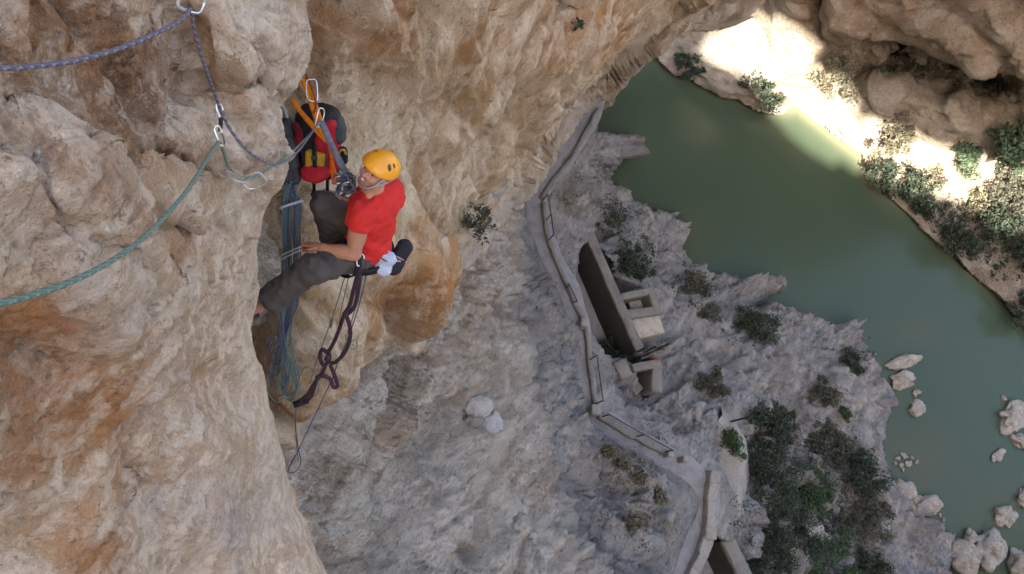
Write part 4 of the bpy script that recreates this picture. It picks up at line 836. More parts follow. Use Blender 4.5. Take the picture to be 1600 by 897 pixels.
carabiner(atd(299, 0, 1.87), cdir(.35, 1, .2), cdir(.8, -.3, .5), M_white, 'white carabiner at the top edge holding the purple rope', .045)
def quickdraw():
    c = atd(344, 196, 2.42); e = empty('quickdraw', Vector(c), 'short quickdraw with grey carabiners clipping the green rope on the buttress', 'quickdraw')
    for p, d in (((345, 176), 2.50), ((343, 212), 2.30)):
        fr, gt = carabiner_mesh(atd(*p, d), cdir(-.05, 1, .5), cdir(.9, .1, .25), .05, .028, .0032); k = part('carabiner_frame', *fr[:2], M_metal, e); part('gate', *gt[:2], M_dmetal, e, k)
    part('sling', *ribbon(spline(pts3([(345, 184, 2.46), (345, 194, 2.40), (344, 203, 2.34)]), 4), .012, .004, CZ), M_dgrey, e)
quickdraw()
carabiner(atd(396, 283, 2.60), cdir(.9, .42, .1), cdir(.25, -.8, .55), M_white, 'open white carabiner hanging from the green rope', .066)
carabiner(atd(364, 276, 2.54), cdir(.85, -.45, .1), cdir(.35, .65, .15), M_white, 'white carabiner seen edge on beside the open white one', .07)
carabiner(atd(487, 141, 4.72), cdir(.12, -1, .2), cdir(.3, .1, .9), M_metal, 'silver anchor carabiner above the backpack', .12)
carabiner(atd(500, 184, 4.62), cdir(.3, 1, .2), cdir(.85, -.3, .3), M_metal, 'silver carabiner gathering both ropes in front of the backpack', .10)

# ------------------------------------------------------------------ slings at the anchor
def sling(name, strands, w, mat, label, up=None, cat='sling'):
    up = CZ if up is None else up
    V_ = join([ribbon(spline(pts3(q), 6), w, .004, up) for q in strands]); L = atd(*strands[0][0]); return tag(solo(name, V_[0], V_[1], mat, Vector(L)), label, cat)
sling('anchor_sling', [[(473, 124, 4.78), (480, 146, 4.76), (488, 168, 4.72), (497, 196, 4.68), (503, 208, 4.68)], [(478, 120, 4.79), (488, 150, 4.76), (497, 176, 4.72), (505, 204, 4.68)]], .024, M_orange, 'short orange sling hanging from the top anchor carabiner')
sling('anchor_sling', [[(457, 156, 4.85), (468, 172, 4.80), (482, 188, 4.74), (500, 205, 4.72), (513, 222, 4.75)], [(459, 160, 4.86), (474, 180, 4.80), (490, 199, 4.74), (510, 220, 4.75)]], .026, M_orange, 'longer orange sling slanting across the top of the backpack')
sling('anchor_sling', [[(514, 222, 4.74), (517, 240, 4.76), (521, 262, 4.8), (527, 284, 4.86)], [(518, 250, 4.79), (519, 268, 4.82), (522, 288, 4.88)]], .022, cloth('red_orange_webbing', (.66, .12, .01), .6, 40), 'red orange sling hanging beside the round red pack pocket')
sling('lanyard', [[(500, 190, 4.58), (507, 205, 4.56), (517, 228, 4.60), (530, 256, 4.68), (538, 270, 4.76)], [(503, 189, 4.60), (514, 214, 4.58), (526, 240, 4.63), (541, 268, 4.76)]], .026, M_greyweb, 'grey blue webbing lanyard running from the anchor to the climber')
rope('tied_rope', [(534, 262, 4.70), (541, 274, 4.70), (549, 288, 4.72), (556, 300, 4.76)], .006, M_rdp, 'dark cord tied between the lanyard and the harness', 5, 6, 'cord')
rope('looped_rope', [(477, 115, 4.80), (484, 130, 4.74), (491, 150, 4.70), (494, 166, 4.70), (490, 178, 4.70)], .006, rope_mat('rust_cord', (.22, .05, .02), (.35, .10, .04)), 'rust red cord looped through the top anchor carabiner', 6, 6, 'cord')
def gear_rack():
    c = atd(538, 290, 4.82); e = empty('gear_rack', Vector(c), 'dark cluster of carabiners and knotted cords at the climber\'s chest', 'climbing gear')
    rr = random.Random(5)
    for i in range(9):
        p = atd(526+rr.random()*26, 276+rr.random()*26, 4.78+rr.random()*.1); fr, gt = carabiner_mesh(p, cdir(rr.uniform(-1, 1), rr.uniform(-1, 1), .3), cdir(rr.uniform(-.7, .7), rr.uniform(-.7, .7), .7), .085, .05, .005)
        k = part('carabiner_frame', *fr[:2], M_dmetal if i % 3 else M_metal, e); part('gate', *gt[:2], M_dmetal, e, k)
    for i in range(6):
        q = [atd(522+rr.random()*32, 272+rr.random()*32, 4.80+rr.random()*.1) for _ in range(6)]; V_, F, a = tube(spline(q, 6), .0065, 6); part('cord', V_, F, M_rdp if i % 2 else M_rt, e, attrs={'strand': a})
gear_rack()

# ------------------------------------------------------------------ backpack
def build_pack():
    c = atd(499, 222, 5.12); e = empty('backpack', Vector(c), 'red and black climbing backpack with yellow panel hanging from the anchor', 'backpack')
    U = cdir(.10, .86, .50); Fw = cdir(.0, -.42, .9); M = ortho(U, Fw)             # pack: rows = across, outward, up
    q = lambda x, y, z: c+M[0]*x+M[1]*y+M[2]*z
    sg = 1 if M[0]@CX > 0 else -1
    s = SDF(c-.42, c+.42, .0075); s.box(q(0, 0, 0), M, (.118, .10, .225), .06, .02); s.ell(q(0, .02, .14), M, (.125, .10, .09), .05); s.rough(.07, .010, 3); s.rough(.02, .003, 6); P, F = s.mesh(); b = part('pack_body', P, F, M_black, e)
    s = SDF(c-.42, c+.42, .0075); s.box(q(sg*.055, .055, .07), M, (.075, .065, .12), .05, .02); s.box(q(sg*.085, .045, -.04), M, (.045, .06, .12), .04, .02); s.rough(.06, .009, 13); P, F = s.mesh(); part('side_panel', P, F, M_redny, e)['label'] = 'red side panel'
    s = SDF(c-.42, c+.42, .0075); s.box(q(-sg*.095, .05, .05), M, (.035, .055, .10), .03, .02); s.rough(.05, .008, 23); P, F = s.mesh(); part('side_panel', P, F, cloth('dark_red_nylon', (.18, .012, .02), .7), e)['label'] = 'dark red side panel'
    s = SDF(c-.42, c+.42, .006); s.box(q(sg*.0, .085, -.075), M, (.066, .045, .060), .03, .02); s.rough(.05, .008, 33); P, F = s.mesh(); part('front_panel', P, F, M_yel, e)['label'] = 'yellow front panel'
    s = SDF(c-.42, c+.42, .006); s.ell(q(sg*.0, .125, -.150), ortho(cdir(.0, .1, 1), CX), (.068, .090, .035), .01); s.rough(.05, .006, 43); P, F = s.mesh(); part('base_pocket', P, F, M_redny, e)['label'] = 'round red base pocket'
    s = SDF(c-.42, c+.42, .006); s.ell(q(sg*.125, .04, .11), M, (.045, .06, .085), .02); s.ell(q(sg*.13, .05, .07), M, (.04, .05, .05), .02); s.rough(.04, .006, 53); P, F = s.mesh(); part('lid_pocket', P, F, M_dgrey, e)
    s = SDF(c-.42, c+.42, .006); s.cap(q(sg*.155, .06, -.02), q(sg*.16, .06, -.08), .030, .026, .01); P, F = s.mesh(); k = part('side_pocket', P, F, M_black, e)
    Q = spline([q(sg*.135, .09, -.03), q(sg*.15, .10, .0), q(sg*.17, .095, .0), q(sg*.18, .09, -.03)], 5); part('trim', *ribbon(Q, .014, .004, CZ), M_yel, e, k)
    for x0, lst, w, mt in ((0, [(0, .10, .06), (0, .138, -.02), (0, .138, -.08), (0, .137, -.14)], .026, M_black), (1, [(-.09, .09, .06), (-.08, .11, -.02), (-.075, .115, -.10)], .012, M_black), (2, [(.075, .10, .06), (.07, .12, -.02), (.065, .13, -.10)], .012, M_dgrey),
                           (3, [(-.02, .07, -.20), (-.025, .06, -.25), (-.03, .05, -.31), (-.045, .05, -.34)], .020, M_black), (4, [(.06, .06, -.20), (.055, .05, -.26), (.055, .05, -.34)], .020, M_black), (5, [(-.10, .07, -.12), (-.125, .07, -.17), (-.15, .07, -.215)], .024, M_redny), (6, [(.15, .05, -.10), (.175, .06, -.15), (.19, .06, -.19)], .012, M_black), (7, [(-.07, .06, .2), (-.02, .05, .24), (.03, .06, .2)], .022, M_black)):
        part('strap', *ribbon(spline([q(sg*a, bb, z) for a, bb, z in lst], 5), w, .005, CZ), mt, e)
    part('buckle', *boxv(q(0, .144, -.05), M, (.018, .005, .012)), M_dgrey, e, smooth=False)
build_pack()
def build_dark_bag():
    c = atd(449, 236, 5.12); U = cdir(-.05, .92, .4); M = ortho(U, cdir(.1, -.3, .9)); q = lambda x, y, z: c+M[0]*x+M[1]*y+M[2]*z
    e = empty('rope_bag', Vector(c), 'dark slate cloth bag hanging left of the backpack above the coiled ropes', 'bag')
    s = SDF(c-.36, c+.36, .008); s.box(q(0, 0, 0), M, (.062, .045, .20), .03, .02); s.rough(.06, .018, 4); s.rough(.025, .006, 9); P, F = s.mesh(); part('bag_body', P, F, M_dgrey, e)
    for x in (-.04, .04): part('strap', *ribbon(spline([q(x, .03, .17), q(x*.7, .03, .26), q(x*.2+.02, .02, .33)], 5), .016, .004, CZ), M_strap, e)
build_dark_bag()

# ------------------------------------------------------------------ coiled ropes
def coil():
    rr = random.Random(12); top = (455, 278, 5.22); e = empty('coiled_rope', Vector(atd(*top)), 'green and purple ropes coiled in long loops hanging below the dark bag', 'rope')
    def wall_d(py): return float(np.interp(py, [270, 330, 400, 470, 540, 600, 630], [5.20, 5.22, 5.42, 5.72, 6.1, 6.5, 6.7]))
    specs = []
    for i in range(13): specs.append((i, ['g', 'p', 't', 'p', 'g', 't'][i % 6]))
    mats = {'g': M_rg, 'p': M_rdp, 't': M_rt}
    for i, k in specs:
        xa = 442+rr.random()*28; xb = 442+rr.random()*28; yb = rr.choice([548, 566, 585, 600, 614, 622])+rr.random()*8; wide = rr.uniform(8, 17); cx = 438+rr.uniform(-12, 16); off = -rr.random()*.10
        q = [(455+rr.uniform(-9, 9), 283+rr.random()*8, wall_d(285)+off), (xa, 318, wall_d(318)+off), (xa*.9+44, 360, wall_d(360)+off), (xa, 400, wall_d(400)+off), (xa-4+rr.uniform(-2, 2), 470, wall_d(470)+off), (xa*.5+cx*.5-8, 530, wall_d(530)+off), (cx-wide, yb-26, wall_d(yb-26)+off), (cx-wide*.5, yb-5, wall_d(yb)+off), (cx+wide*.3, yb, wall_d(yb)+off-.02),
             (cx+wide, yb-22, wall_d(yb-22)+off-.02), (xb*.5+cx*.5-4, 530, wall_d(530)+off-.03), (xb-3, 470, wall_d(470)+off-.02), (xb, 400, wall_d(400)+off-.02), (xb*.9+46, 360, wall_d(360)+off), (xb, 318, wall_d(318)+off), (455+rr.uniform(-9, 9), 282+rr.random()*8, wall_d(285)+off)]
        V_, F, a = tube(spline(pts3(q), 7), .0053, 6); part('loop', V_, F, mats[k], e, attrs={'strand': a})
    for (a, b), mt, n in ((((438, 325), (473, 314)), M_strap, 1), (((442, 398), (472, 385)), M_metal, 2)):
        for k in range(n):
            qa, qb = atd(a[0], a[1]+6*k, wall_d(a[1])-.13), atd(b[0], b[1]+5*k, wall_d(b[1])-.13); part('binding', *ribbon(spline([qa+CZ*-.06, qa, (qa+qb)/2+CZ*.01, qb, qb-CZ*.06], 5), .016 if n == 1 else .010, .006, CZ), mt, e)
coil()

# ------------------------------------------------------------------ aiders, cords and things on the harness
def aider():
    e = empty('aid_ladder', Vector(atd(563, 408, 4.94)), 'dark purple webbing aid ladder with loops hanging from the climber\'s harness', 'aid ladder')
    part('clip', *carabiner_mesh(atd(563, 406, 4.90), cdir(.1, 1, .2), cdir(.3, .1, .9), .07, .042, .0045)[0][:2], M_metal, e)
    S = [[(562, 414, 4.92), (558, 432, 4.98), (552, 455, 5.08), (546, 478, 5.18), (537, 492, 5.24)], [(562, 418, 4.94), (561, 442, 5.02), (557, 468, 5.12), (552, 482, 5.18), (541, 492, 5.24)],
         [(538, 490, 5.24), (531, 512, 5.34), (522, 534, 5.44), (512, 552, 5.52)], [(540, 490, 5.24), (546, 508, 5.32), (547, 528, 5.42), (539, 550, 5.52), (524, 566, 5.6), (513, 566, 5.62)],
         [(512, 552, 5.52), (504, 546, 5.5), (500, 556, 5.54), (505, 570, 5.6), (514, 564, 5.58), (514, 552, 5.54), (507, 548, 5.5)], [(510, 568, 5.6), (503, 584, 5.68), (496, 592, 5.72), (488, 604, 5.8), (479, 618, 5.88), (463, 630, 5.96)],
         [(498, 588, 5.70), (508, 588, 5.70), (517, 594, 5.72), (521, 605, 5.76), (527, 603, 5.76), (524, 590, 5.70), (516, 570, 5.62)], [(494, 594, 5.74), (490, 608, 5.82), (484, 622, 5.9), (466, 633, 5.98)]]
    for i, q in enumerate(S): part('webbing_loop' if i in (4, 6) else 'webbing', *ribbon(spline(pts3(q), 6), .027, .003, cdir(.2*math.sin(i*2.1), .1, .95)), M_purple_web, e)
    for i, (x, y, d) in enumerate(((539, 491, 5.22), (511, 560, 5.55), (497, 590, 5.70))):
        s = SDF(atd(x, y, d)-.05, atd(x, y, d)+.05, .005); s.ell(atd(x, y, d), ortho(cdir(.5, .8, .2), CX), (.018, .018, .026), .01); s.rough(.02, .004, i); part('knot', *s.mesh(), M_purple_web, e)
    part('step', *boxv(atd(470, 629, 5.94), ortho(cdir(.3, .5, .8), cdir(.85, .5, .1)), (.022, .055, .008)), M_black, e, smooth=False)
aider()
rope('thin_cord', [(545, 412, 5.0), (535, 445, 5.15), (524, 482, 5.35), (508, 528, 5.6), (494, 566, 5.8), (484, 600, 6.0)], .004, M_cord, 'thin green cord hanging left of the aid ladder', 6, 6, 'cord')
rope('thin_cord', [(549, 412, 5.0), (542, 445, 5.15), (533, 485, 5.4), (527, 520, 5.6), (508, 560, 5.8), (498, 590, 5.9)], .0035, M_cord, 'thin dull cord just behind the upper aid ladder', 6, 6, 'cord')
rope('thin_cord', [(574, 410, 4.95), (570, 440, 5.1), (560, 480, 5.35), (545, 525, 5.7), (528, 566, 6.0), (520, 590, 6.2), (505, 622, 6.5), (486, 662, 6.9), (464, 708, 7.3), (450, 735, 7.6), (460, 738, 7.6), (470, 724, 7.5), (466, 700, 7.2), (462, 668, 6.9), (463, 634, 6.5)], .0048, M_rdp, 'long purple cord dangling lowest of all below the climber', 6, 6, 'cord')
rope('thin_cord', [(570, 410, 4.97), (564, 445, 5.12), (553, 490, 5.4), (541, 530, 5.7), (550, 546, 5.8), (558, 540, 5.8), (554, 531, 5.75), (542, 540, 5.8)], .0042, M_rg, 'pale green cord with a small loop right of the aid ladder', 6, 6, 'cord')
rope('thin_cord', [(468, 600, 6.5), (474, 616, 6.55), (492, 618, 6.5), (498, 604, 6.45), (490, 580, 6.3), (476, 575, 6.3), (462, 610, 6.6), (461, 660, 7.0), (466, 720, 7.5)], .0042, M_cord, 'green cord curling under the end of the aid ladder', 6, 6, 'cord')
def chalk_bag():
    c = atd(600, 411, 5.06); M = ortho(cdir(.35, .85, .3), cdir(0, -.3, .9)); q = lambda x, y, z: c+M[0]*x+M[1]*y+M[2]*z
    e = empty('chalk_bag', Vector(c), 'pale blue white cloth pouch hanging at the back of the harness', 'pouch')
    s = SDF(c-.16, c+.16, .005); s.ell(q(0, 0, -.02), M, (.058, .045, .07), .02); s.cap(q(-.03, 0, .04), q(.03, 0, .05), .04, .035, .03); s.rough(.05, .012, 2); s.rough(.02, .005, 6); part('pouch', *s.mesh(), M_pblue, e)
    part('cord', *tube(spline([q(-.05, .02, .03), q(0, .05, .035), q(.05, .02, .04)], 5), .004, 6)[:2], M_dgrey, e)
chalk_bag()
def shoe():
    c = atd(623, 402, 5.14); M = ortho(cdir(-.38, -.80, .25), cdir(.3, -.1, .9)); q = lambda x, y, z: c+M[0]*x+M[1]*y+M[2]*z    # z runs towards the toe
    e = empty('climbing_shoe', Vector(c), 'black climbing shoe with red and white bands clipped behind the climber', 'shoe')
    s = SDF(c-.2, c+.2, .005); s.cap(q(0, 0, -.075), q(0, 0, .09), .046, .036, .02); s.ell(q(0, .02, .075), M, (.044, .024, .055), .02); s.ell(q(0, .02, -.08), M, (.046, .026, .045), .02); s.box(q(0, .022, 0), M, (.048, .024, .10), .022, .02); s.ell(q(0, -.01, -.05), M, (.042, .06, .05), .02); part('upper', *s.mesh(), M_black, e)
    for z, mt, w in ((-.055, cloth('rust_band', (.40, .10, .06), .7), .016), (.035, M_redny, .042)):
        Q = [q(math.cos(t)*.0525, .018+math.sin(t)*.030, z) for t in np.linspace(.0, math.pi, 10)]; part('band', *ribbon(Q, w, .004, M[1]), mt, e)
    for z in (-.066, .013, .058):
        Q = [q(math.cos(t)*.0535, .018+math.sin(t)*.031, z) for t in np.linspace(.0, math.pi, 10)]; part('piping', *ribbon(Q, .005, .004, M[1]), M_strap, e)
    part('mark', *ribbon([q(-.012, .0505, .046), q(0, .051, .036), q(.014, .0505, .030)], .007, .002, M[1]), M_strap, e)
shoe()

# ================================================================== path, channel and concrete below the wall
from mathutils.bvhtree import BVHTree
def _bvh(P, F): P = P.reshape(-1, 3); return BVHTree.FromPolygons(P.tolist(), F.tolist(), all_triangles=False)
BV_floor, BV_far = _bvh(floor_P, floor_F), _bvh(far_P, far_F)
def land(px, py, far=False):
    """point of the rock surface met in that direction"""
    h = (BV_far if far else BV_floor).ray_cast(Vector(CAM), Vector(rays(px, py)))
    return np.array(h[0]) if h[0] is not None else atz(px, py, 0.3)
def concrete_mat(name, c, scale=1.2, stain=(.10, .085, .065)):
    m, nt, b = newmat(name); co = nd(nt, 'ShaderNodeTexCoord').outputs['Object']
    n = noise(nt, co, scale, 7, .65, .4); n2 = noise(nt, co, scale*9, 4, .7); col = mixc(nt, ramp(nt, n, .35, .65), [x*.78 for x in c], [x*1.15 for x in c])
    col = mixc(nt, mth(nt, 'MULTIPLY', ramp(nt, n2, .52, .68), .5), col, stain); col = mixc(nt, mth(nt, 'MULTIPLY', ramp(nt, n, .56, .72), .6), col, [x*1.5 for x in stain])
    nt.links.new(col, b.inputs['Base Color']); b.inputs['Roughness'].default_value = .9
    bp = nd(nt, 'ShaderNodeBump'); bp.inputs['Strength'].default_value = .6; bp.inputs['Distance'].default_value = .06; nt.links.new(n2, bp.inputs['Height']); nt.links.new(bp.outputs[0], b.inputs['Normal']); return m
M_conc = concrete_mat('old_concrete', (.20, .175, .145)); M_path = concrete_mat('gravel_path', (.265, .245, .235), 2.0, (.16, .14, .12)); M_stonew = concrete_mat('pale_masonry', (.30, .265, .22)); M_iron = plain('rusty_iron', (.045, .032, .025), .8, .4, 20)
M_sand = concrete_mat('sandy_fill', (.42, .35, .27), .8)
def build_path():
    Q = spline([atz(p[0], p[1], PATH_Z) for p in PATH], 10); T = np.gradient(Q, axis=0); T[:, 2] = 0; T /= np.linalg.norm(T, axis=1, keepdims=True); S = np.stack([T[:, 1], -T[:, 0], 0*T[:, 0]], -1)
    s = np.arange(len(Q)); wl = .52+.16*gn(np.stack([s/9, s*0, s*0], -1)); wr = .50+.08*gn(np.stack([s/7, s*0+5, s*0], -1)); k = np.linspace(-1, 1, 9); rows = []
    for t in k: rows.append(Q+S*(t*np.where(t < 0, wl, wr))[:, None]+np.array([0, 0, .02]))
    P = np.stack(rows, 1); P[..., 2] += .02*gn(P*2.5)-.06*(np.abs(k) > .9)
    o = mesh_np('footpath', P.reshape(-1, 3), grid_faces(*P.shape[:2], True), M_path); tag(o, 'grey gravel footpath along the ledge', kind='structure')
    me = o.data
    if me.polygons[0].normal.z < 0: me.flip_normals()
build_path()
def beam(a, b, w, h, below=True):
    """box between two points; w across, h down from the points (top stays at the points)"""
    a = np.array(a, float); b = np.array(b, float); d = b-a; L = np.linalg.norm(d); d /= L; s = np.cross(d, (0, 0, 1)); s /= np.linalg.norm(s); u = np.cross(s, d)
    c = (a+b)/2-(u*h/2 if below else 0); return boxv(c, np.array([s, d, u]), (w/2, L/2, h/2))
def rough_box(V_, F, n=6, amp=.02, seed=0):
    """subdivided box with worn, uneven faces"""
    bm = bmesh.new(); vs = [bm.verts.new(v) for v in V_]
    for f in F: bm.faces.new([vs[i] for i in f])
    bmesh.ops.recalc_face_normals(bm, faces=bm.faces)
    L = [e.calc_length() for e in bm.edges]; long = [e for e in bm.edges if e.calc_length() > .5*max(L)]
    bmesh.ops.subdivide_edges(bm, edges=long, cuts=n, use_grid_fill=True); bmesh.ops.bevel(bm, geom=[e for e in bm.edges if e.calc_face_angle(0) > 1], offset=.02, segments=1, affect='EDGES')
    bm.verts.index_update(); P = np.array([v.co[:] for v in bm.verts]); P = P+amp*np.stack([gn(P*2+seed), gn(P*2+seed+9), gn(P*2+seed+19)], -1)
    bmesh.ops.triangulate(bm, faces=bm.faces); F2 = np.array([[v.index for v in f.verts] for f in bm.faces]); bm.free(); return P, F2
def wall_run(root, name, pts, z, w, h, mat, n=4, zs=None):
    for i in range(len(pts)-1):
        a = atz(*pts[i], z if zs is None else zs[i]); b = atz(*pts[i+1], z if zs is None else zs[i+1]); d = (b-a)/np.linalg.norm(b-a)
        jz = np.array([0, 0, .03*math.sin(i*2.7+pts[0][0])]); part(name, *rough_box(*beam(a-d*.02+jz, b+d*.02+jz*.4, w*(1+.15*math.sin(i*1.9)), h), n, .045, i*3.1+pts[0][1]), mat, root, smooth=False)
KERBS = [('weathered concrete kerb beside the upper path where it bends round the cliff foot', [(936, 168), (922, 196), (908, 222), (892, 248), (868, 278), (848, 308)]),
         ('weathered concrete kerb beside the middle path from the bend to the stone pillar', [(849, 316), (854, 350), (862, 386), (880, 430), (896, 464), (911, 496)]),
         ('weathered concrete kerb beside the straight path below the stone pillar', [(917, 512), (920, 545), (925, 590), (931, 630)]),
         ('wide concrete parapet along the path below the square corner pillar', [(938, 648), (965, 664), (992, 680), (1018, 694), (1042, 706)])]
for lab, pts in KERBS:
    e = empty('path_kerb', VZ(pts[0][0], pts[0][1], PATH_Z), lab, 'kerb', 'kerbs along the path'); wide = 'parapet' in lab
    wall_run(e, 'kerb_stone', pts, PATH_Z+.28, .32 if wide else .16, .45, M_conc)
for lab, (px, py), w, h in (('small stone pillar on the kerb beside the channel', (914, 503), .34, .7), ('square stone pillar at the corner of the path', (932, 640), .42, .65), ('stone post at the far end of the lower parapet', (1049, 709), .24, .6), ('lone stone post just past the end of the lower parapet', (1072, 717), .24, .6), ('stone block on the end of the pale right hand path wall', (1112, 833), .5, .5)):
    c = atz(px, py, PATH_Z+h); a = boxv(c-np.array([0, 0, h/2+.05]), np.array([[.8, .6, 0], [-.6, .8, 0], [0, 0, 1]]), (w/2, w/2, h/2+.05)); o = solo('stone_pillar', *rough_box(*a, 3, .03, px), M_stonew, Vector(c-np.array([0, 0, h])), False); tag(o, lab, 'pillar', 'stone pillars on the path')
def railing(label, pts, z, posts, h=.85, rails=(.85,)):
    P3 = [atz(x, y, z) for x, y in pts]; e = empty('railing', Vector(P3[0]), label, 'railing', 'iron railings along the path'); up = np.array([0, 0, 1.])
    for r in rails: part('rail', *tube([p+up*r for p in P3], .022, 6)[:2], M_iron, e)
    cum = np.r_[0, np.cumsum([np.linalg.norm(b-a) for a, b in zip(P3, P3[1:])])]
    for t in posts:
        p = np.array([np.interp(t*cum[-1], cum, [q[i] for q in P3]) for i in range(3)]); part('post', *tube([p-up*.1, p+up*h], .028, 6)[:2], M_iron, e)
railing('thin iron railing at the sharp bend of the upper path', [(848, 312), (854, 345), (858, 376)], PATH_Z+.3, (.02, .5, .98), .7, (.68,))
railing('thin iron railing on the straight path below the stone pillar', [(922, 560), (927, 598), (932, 632)], PATH_Z+.3, (.02, .98), .8, (.78,))
railing('thin iron railing along the wide lower parapet', [(940, 650), (992, 680), (1042, 707)], PATH_Z+.3, (.02, .55, .98), .7, (.68,))
railing('short iron rail leaning on the kerb beside the channel mouth', [(884, 446), (898, 476)], PATH_Z+.3, (.1, .9), .4, (.38,))
# pale walls where the path turns down the gorge
e = empty('path_wall', VZ(1118, 740, PATH_Z), 'pale rough wall on the right of the lower path above the lower channel', 'wall'); wall_run(e, 'wall_block', [(1119, 736), (1117, 756), (1113, 782), (1111, 808), (1110, 838), (1100, 866), (1088, 890), (1076, 915)], PATH_Z+.45, .42, .7, M_stonew)
def retaining():
    pts = [(1128, 650), (1146, 668), (1157, 694), (1160, 725), (1157, 757), (1150, 792), (1140, 826), (1128, 846)]; Q = spline([atz(x, y, 8.8) for x, y in pts], 6); n = len(Q); T = np.gradient(Q, axis=0); S = np.stack([T[:, 1], -T[:, 0], 0*T[:, 0]], -1); S /= np.linalg.norm(S, axis=1, keepdims=True)
    prof = [(-1.6, -.9), (-.8, -.35), (-.15, -.06), (.1, -.02), (.4, -.3), (.95, -1.1), (1.55, -2.0), (2.2, -3.0), (3.0, -4.4)]; P = np.stack([Q-S*a+np.array([0, 0, b]) for a, b in prof], 1) if (S[n//2]@np.array([1, 1, 0])) < 0 else np.stack([Q+S*a+np.array([0, 0, b]) for a, b in prof], 1)
    P = P+.10*gn(P*1.5)[..., None]; o = mesh_np('retaining_wall', P.reshape(-1, 3)-Q[0], grid_faces(*P.shape[:2]), M_stonew, loc=Vector(Q[0])); tag(o, 'curved pale retaining wall dropping below the lower path beside the dark bushes', 'wall')
retaining()

# ------------------------------------------------------------------ concrete channel and sluice
def shade_mat():
    m = M_conc.copy(); m.name = 'shade_concrete'; nt = m.node_tree; b = nt.nodes['Principled BSDF']; src = b.inputs['Base Color'].links[0].from_socket
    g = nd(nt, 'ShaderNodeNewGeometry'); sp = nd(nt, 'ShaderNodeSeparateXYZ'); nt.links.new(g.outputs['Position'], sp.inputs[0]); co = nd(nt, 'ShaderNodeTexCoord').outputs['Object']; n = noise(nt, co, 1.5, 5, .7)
    zz = mth(nt, 'ADD', sp.outputs['Z'], mth(nt, 'MULTIPLY', n, .5)); c = mixc(nt, mth(nt, 'MULTIPLY', ramp(nt, zz, 8.95, 8.75), .93), src, (.018, .016, .013)); nt.links.new(c, b.inputs['Base Color']); return m  # near black below the rim: the inner face's shade put into the colour
M_conc_shade = shade_mat()
def channel():
    zt = 8.7; e = empty('concrete_channel', VZ(960, 455, 6.2), 'old concrete irrigation channel beside the path with a tall outer wall and square basins', 'channel')
    a, b = atz(918, 356, zt), atz(1003, 552, zt); m = a*.5+b*.5
    part('outer_wall', *rough_box(*beam(a, b, .45, 3.2), 10, .03, 2), M_conc_shade, e, smooth=False)
    part('bed', *rough_box(*beam(atz(915, 405, 6.35), atz(962, 560, 6.35), 1.9, .3), 6, .05, 8), M_path, e, smooth=False)
    for nm, p, q, w, h in (('cross_wall', (972, 463), (1021, 453), .32, 1.6), ('cross_wall', (1016, 452), (1029, 489), .32, 1.6), ('cross_wall', (981, 491), (1032, 484), .42, 1.6), ('basin_floor', (985, 478), (1020, 470), .9, .3), ('ledge', (990, 515), (1034, 505), .95, 1.8)):
        z = zt-.15 if nm == 'cross_wall' else (zt-1.1 if nm == 'basin_floor' else zt-.5); part(nm, *rough_box(*beam(atz(*p, z), atz(*q, z), w, h), 4, .03, p[0]), M_sand if nm != 'cross_wall' else M_conc, e, smooth=False)
channel()
def sluice():
    z = 8.9; e = empty('sluice', VZ(1000, 580, 6.5), 'ruined concrete sluice with two piers and an iron frame at the channel end', 'sluice')
    for p, q, w, h, nm in (((968, 563), (981, 590), .62, 2.6, 'pier'), ((981, 590), (1000, 612), .55, 1.6, 'pier_foot'), ((1027, 566), (1027, 612), .50, 2.4, 'pier'), ((990, 575), (1034, 566), .38, .5, 'beam')):
        zz = z if nm != 'pier_foot' else z-.8; part(nm, *rough_box(*beam(atz(*p, zz+(.05 if nm == 'beam' else 0)), atz(*q, zz), w, h), 4, .03, p[0]), M_conc, e, smooth=False)
    up = np.array([0, 0, 1.])
    for a, b in (((990, 552), (1036, 541)), ((992, 556), (1038, 545))): part('bar', *tube([atz(*a, 9.2), atz(*b, 9.2)], .04, 6)[:2], M_iron, e)
    for p in ((996, 550), (1014, 547), (1033, 543)): q = atz(*p, 9.2); part('post', *tube([q-up*1.8, q+up*.7], .045, 6)[:2], M_iron, e)
    part('gate_board', *boxv(atz(1018, 562, 8.4), np.array([[.85, .52, 0], [-.52, .85, 0], [0, 0, 1]]), (.28, .04, .6)), plain('rusty_plate', (.16, .08, .045), .8, .4, 3), e, smooth=False)
sluice()
def low_channel():
    e = empty('concrete_channel', VZ(1140, 870, 6.5), 'second concrete channel at the bottom edge below the pale path wall', 'channel')
    part('outer_wall', *rough_box(*beam(atz(1138, 842, 8.9), atz(1190, 950, 8.9), .62, 3), 8, .03, 4), M_conc_shade, e, smooth=False); part('bed', *rough_box(*beam(atz(1118, 860, 6.7), atz(1130, 960, 6.7), 2.0, .3), 5, .04, 6), M_path, e, smooth=False)
low_channel()
o = solo('iron_post', *tube([atz(1138, 660, 8.6), atz(1138, 660, 8.6)+np.array([.35, .5, 1.3])], .05, 7)[:2], M_iron, VZ(1138, 660, 8.6)); tag(o, 'dark iron post leaning at the top of the curved retaining wall', 'post')

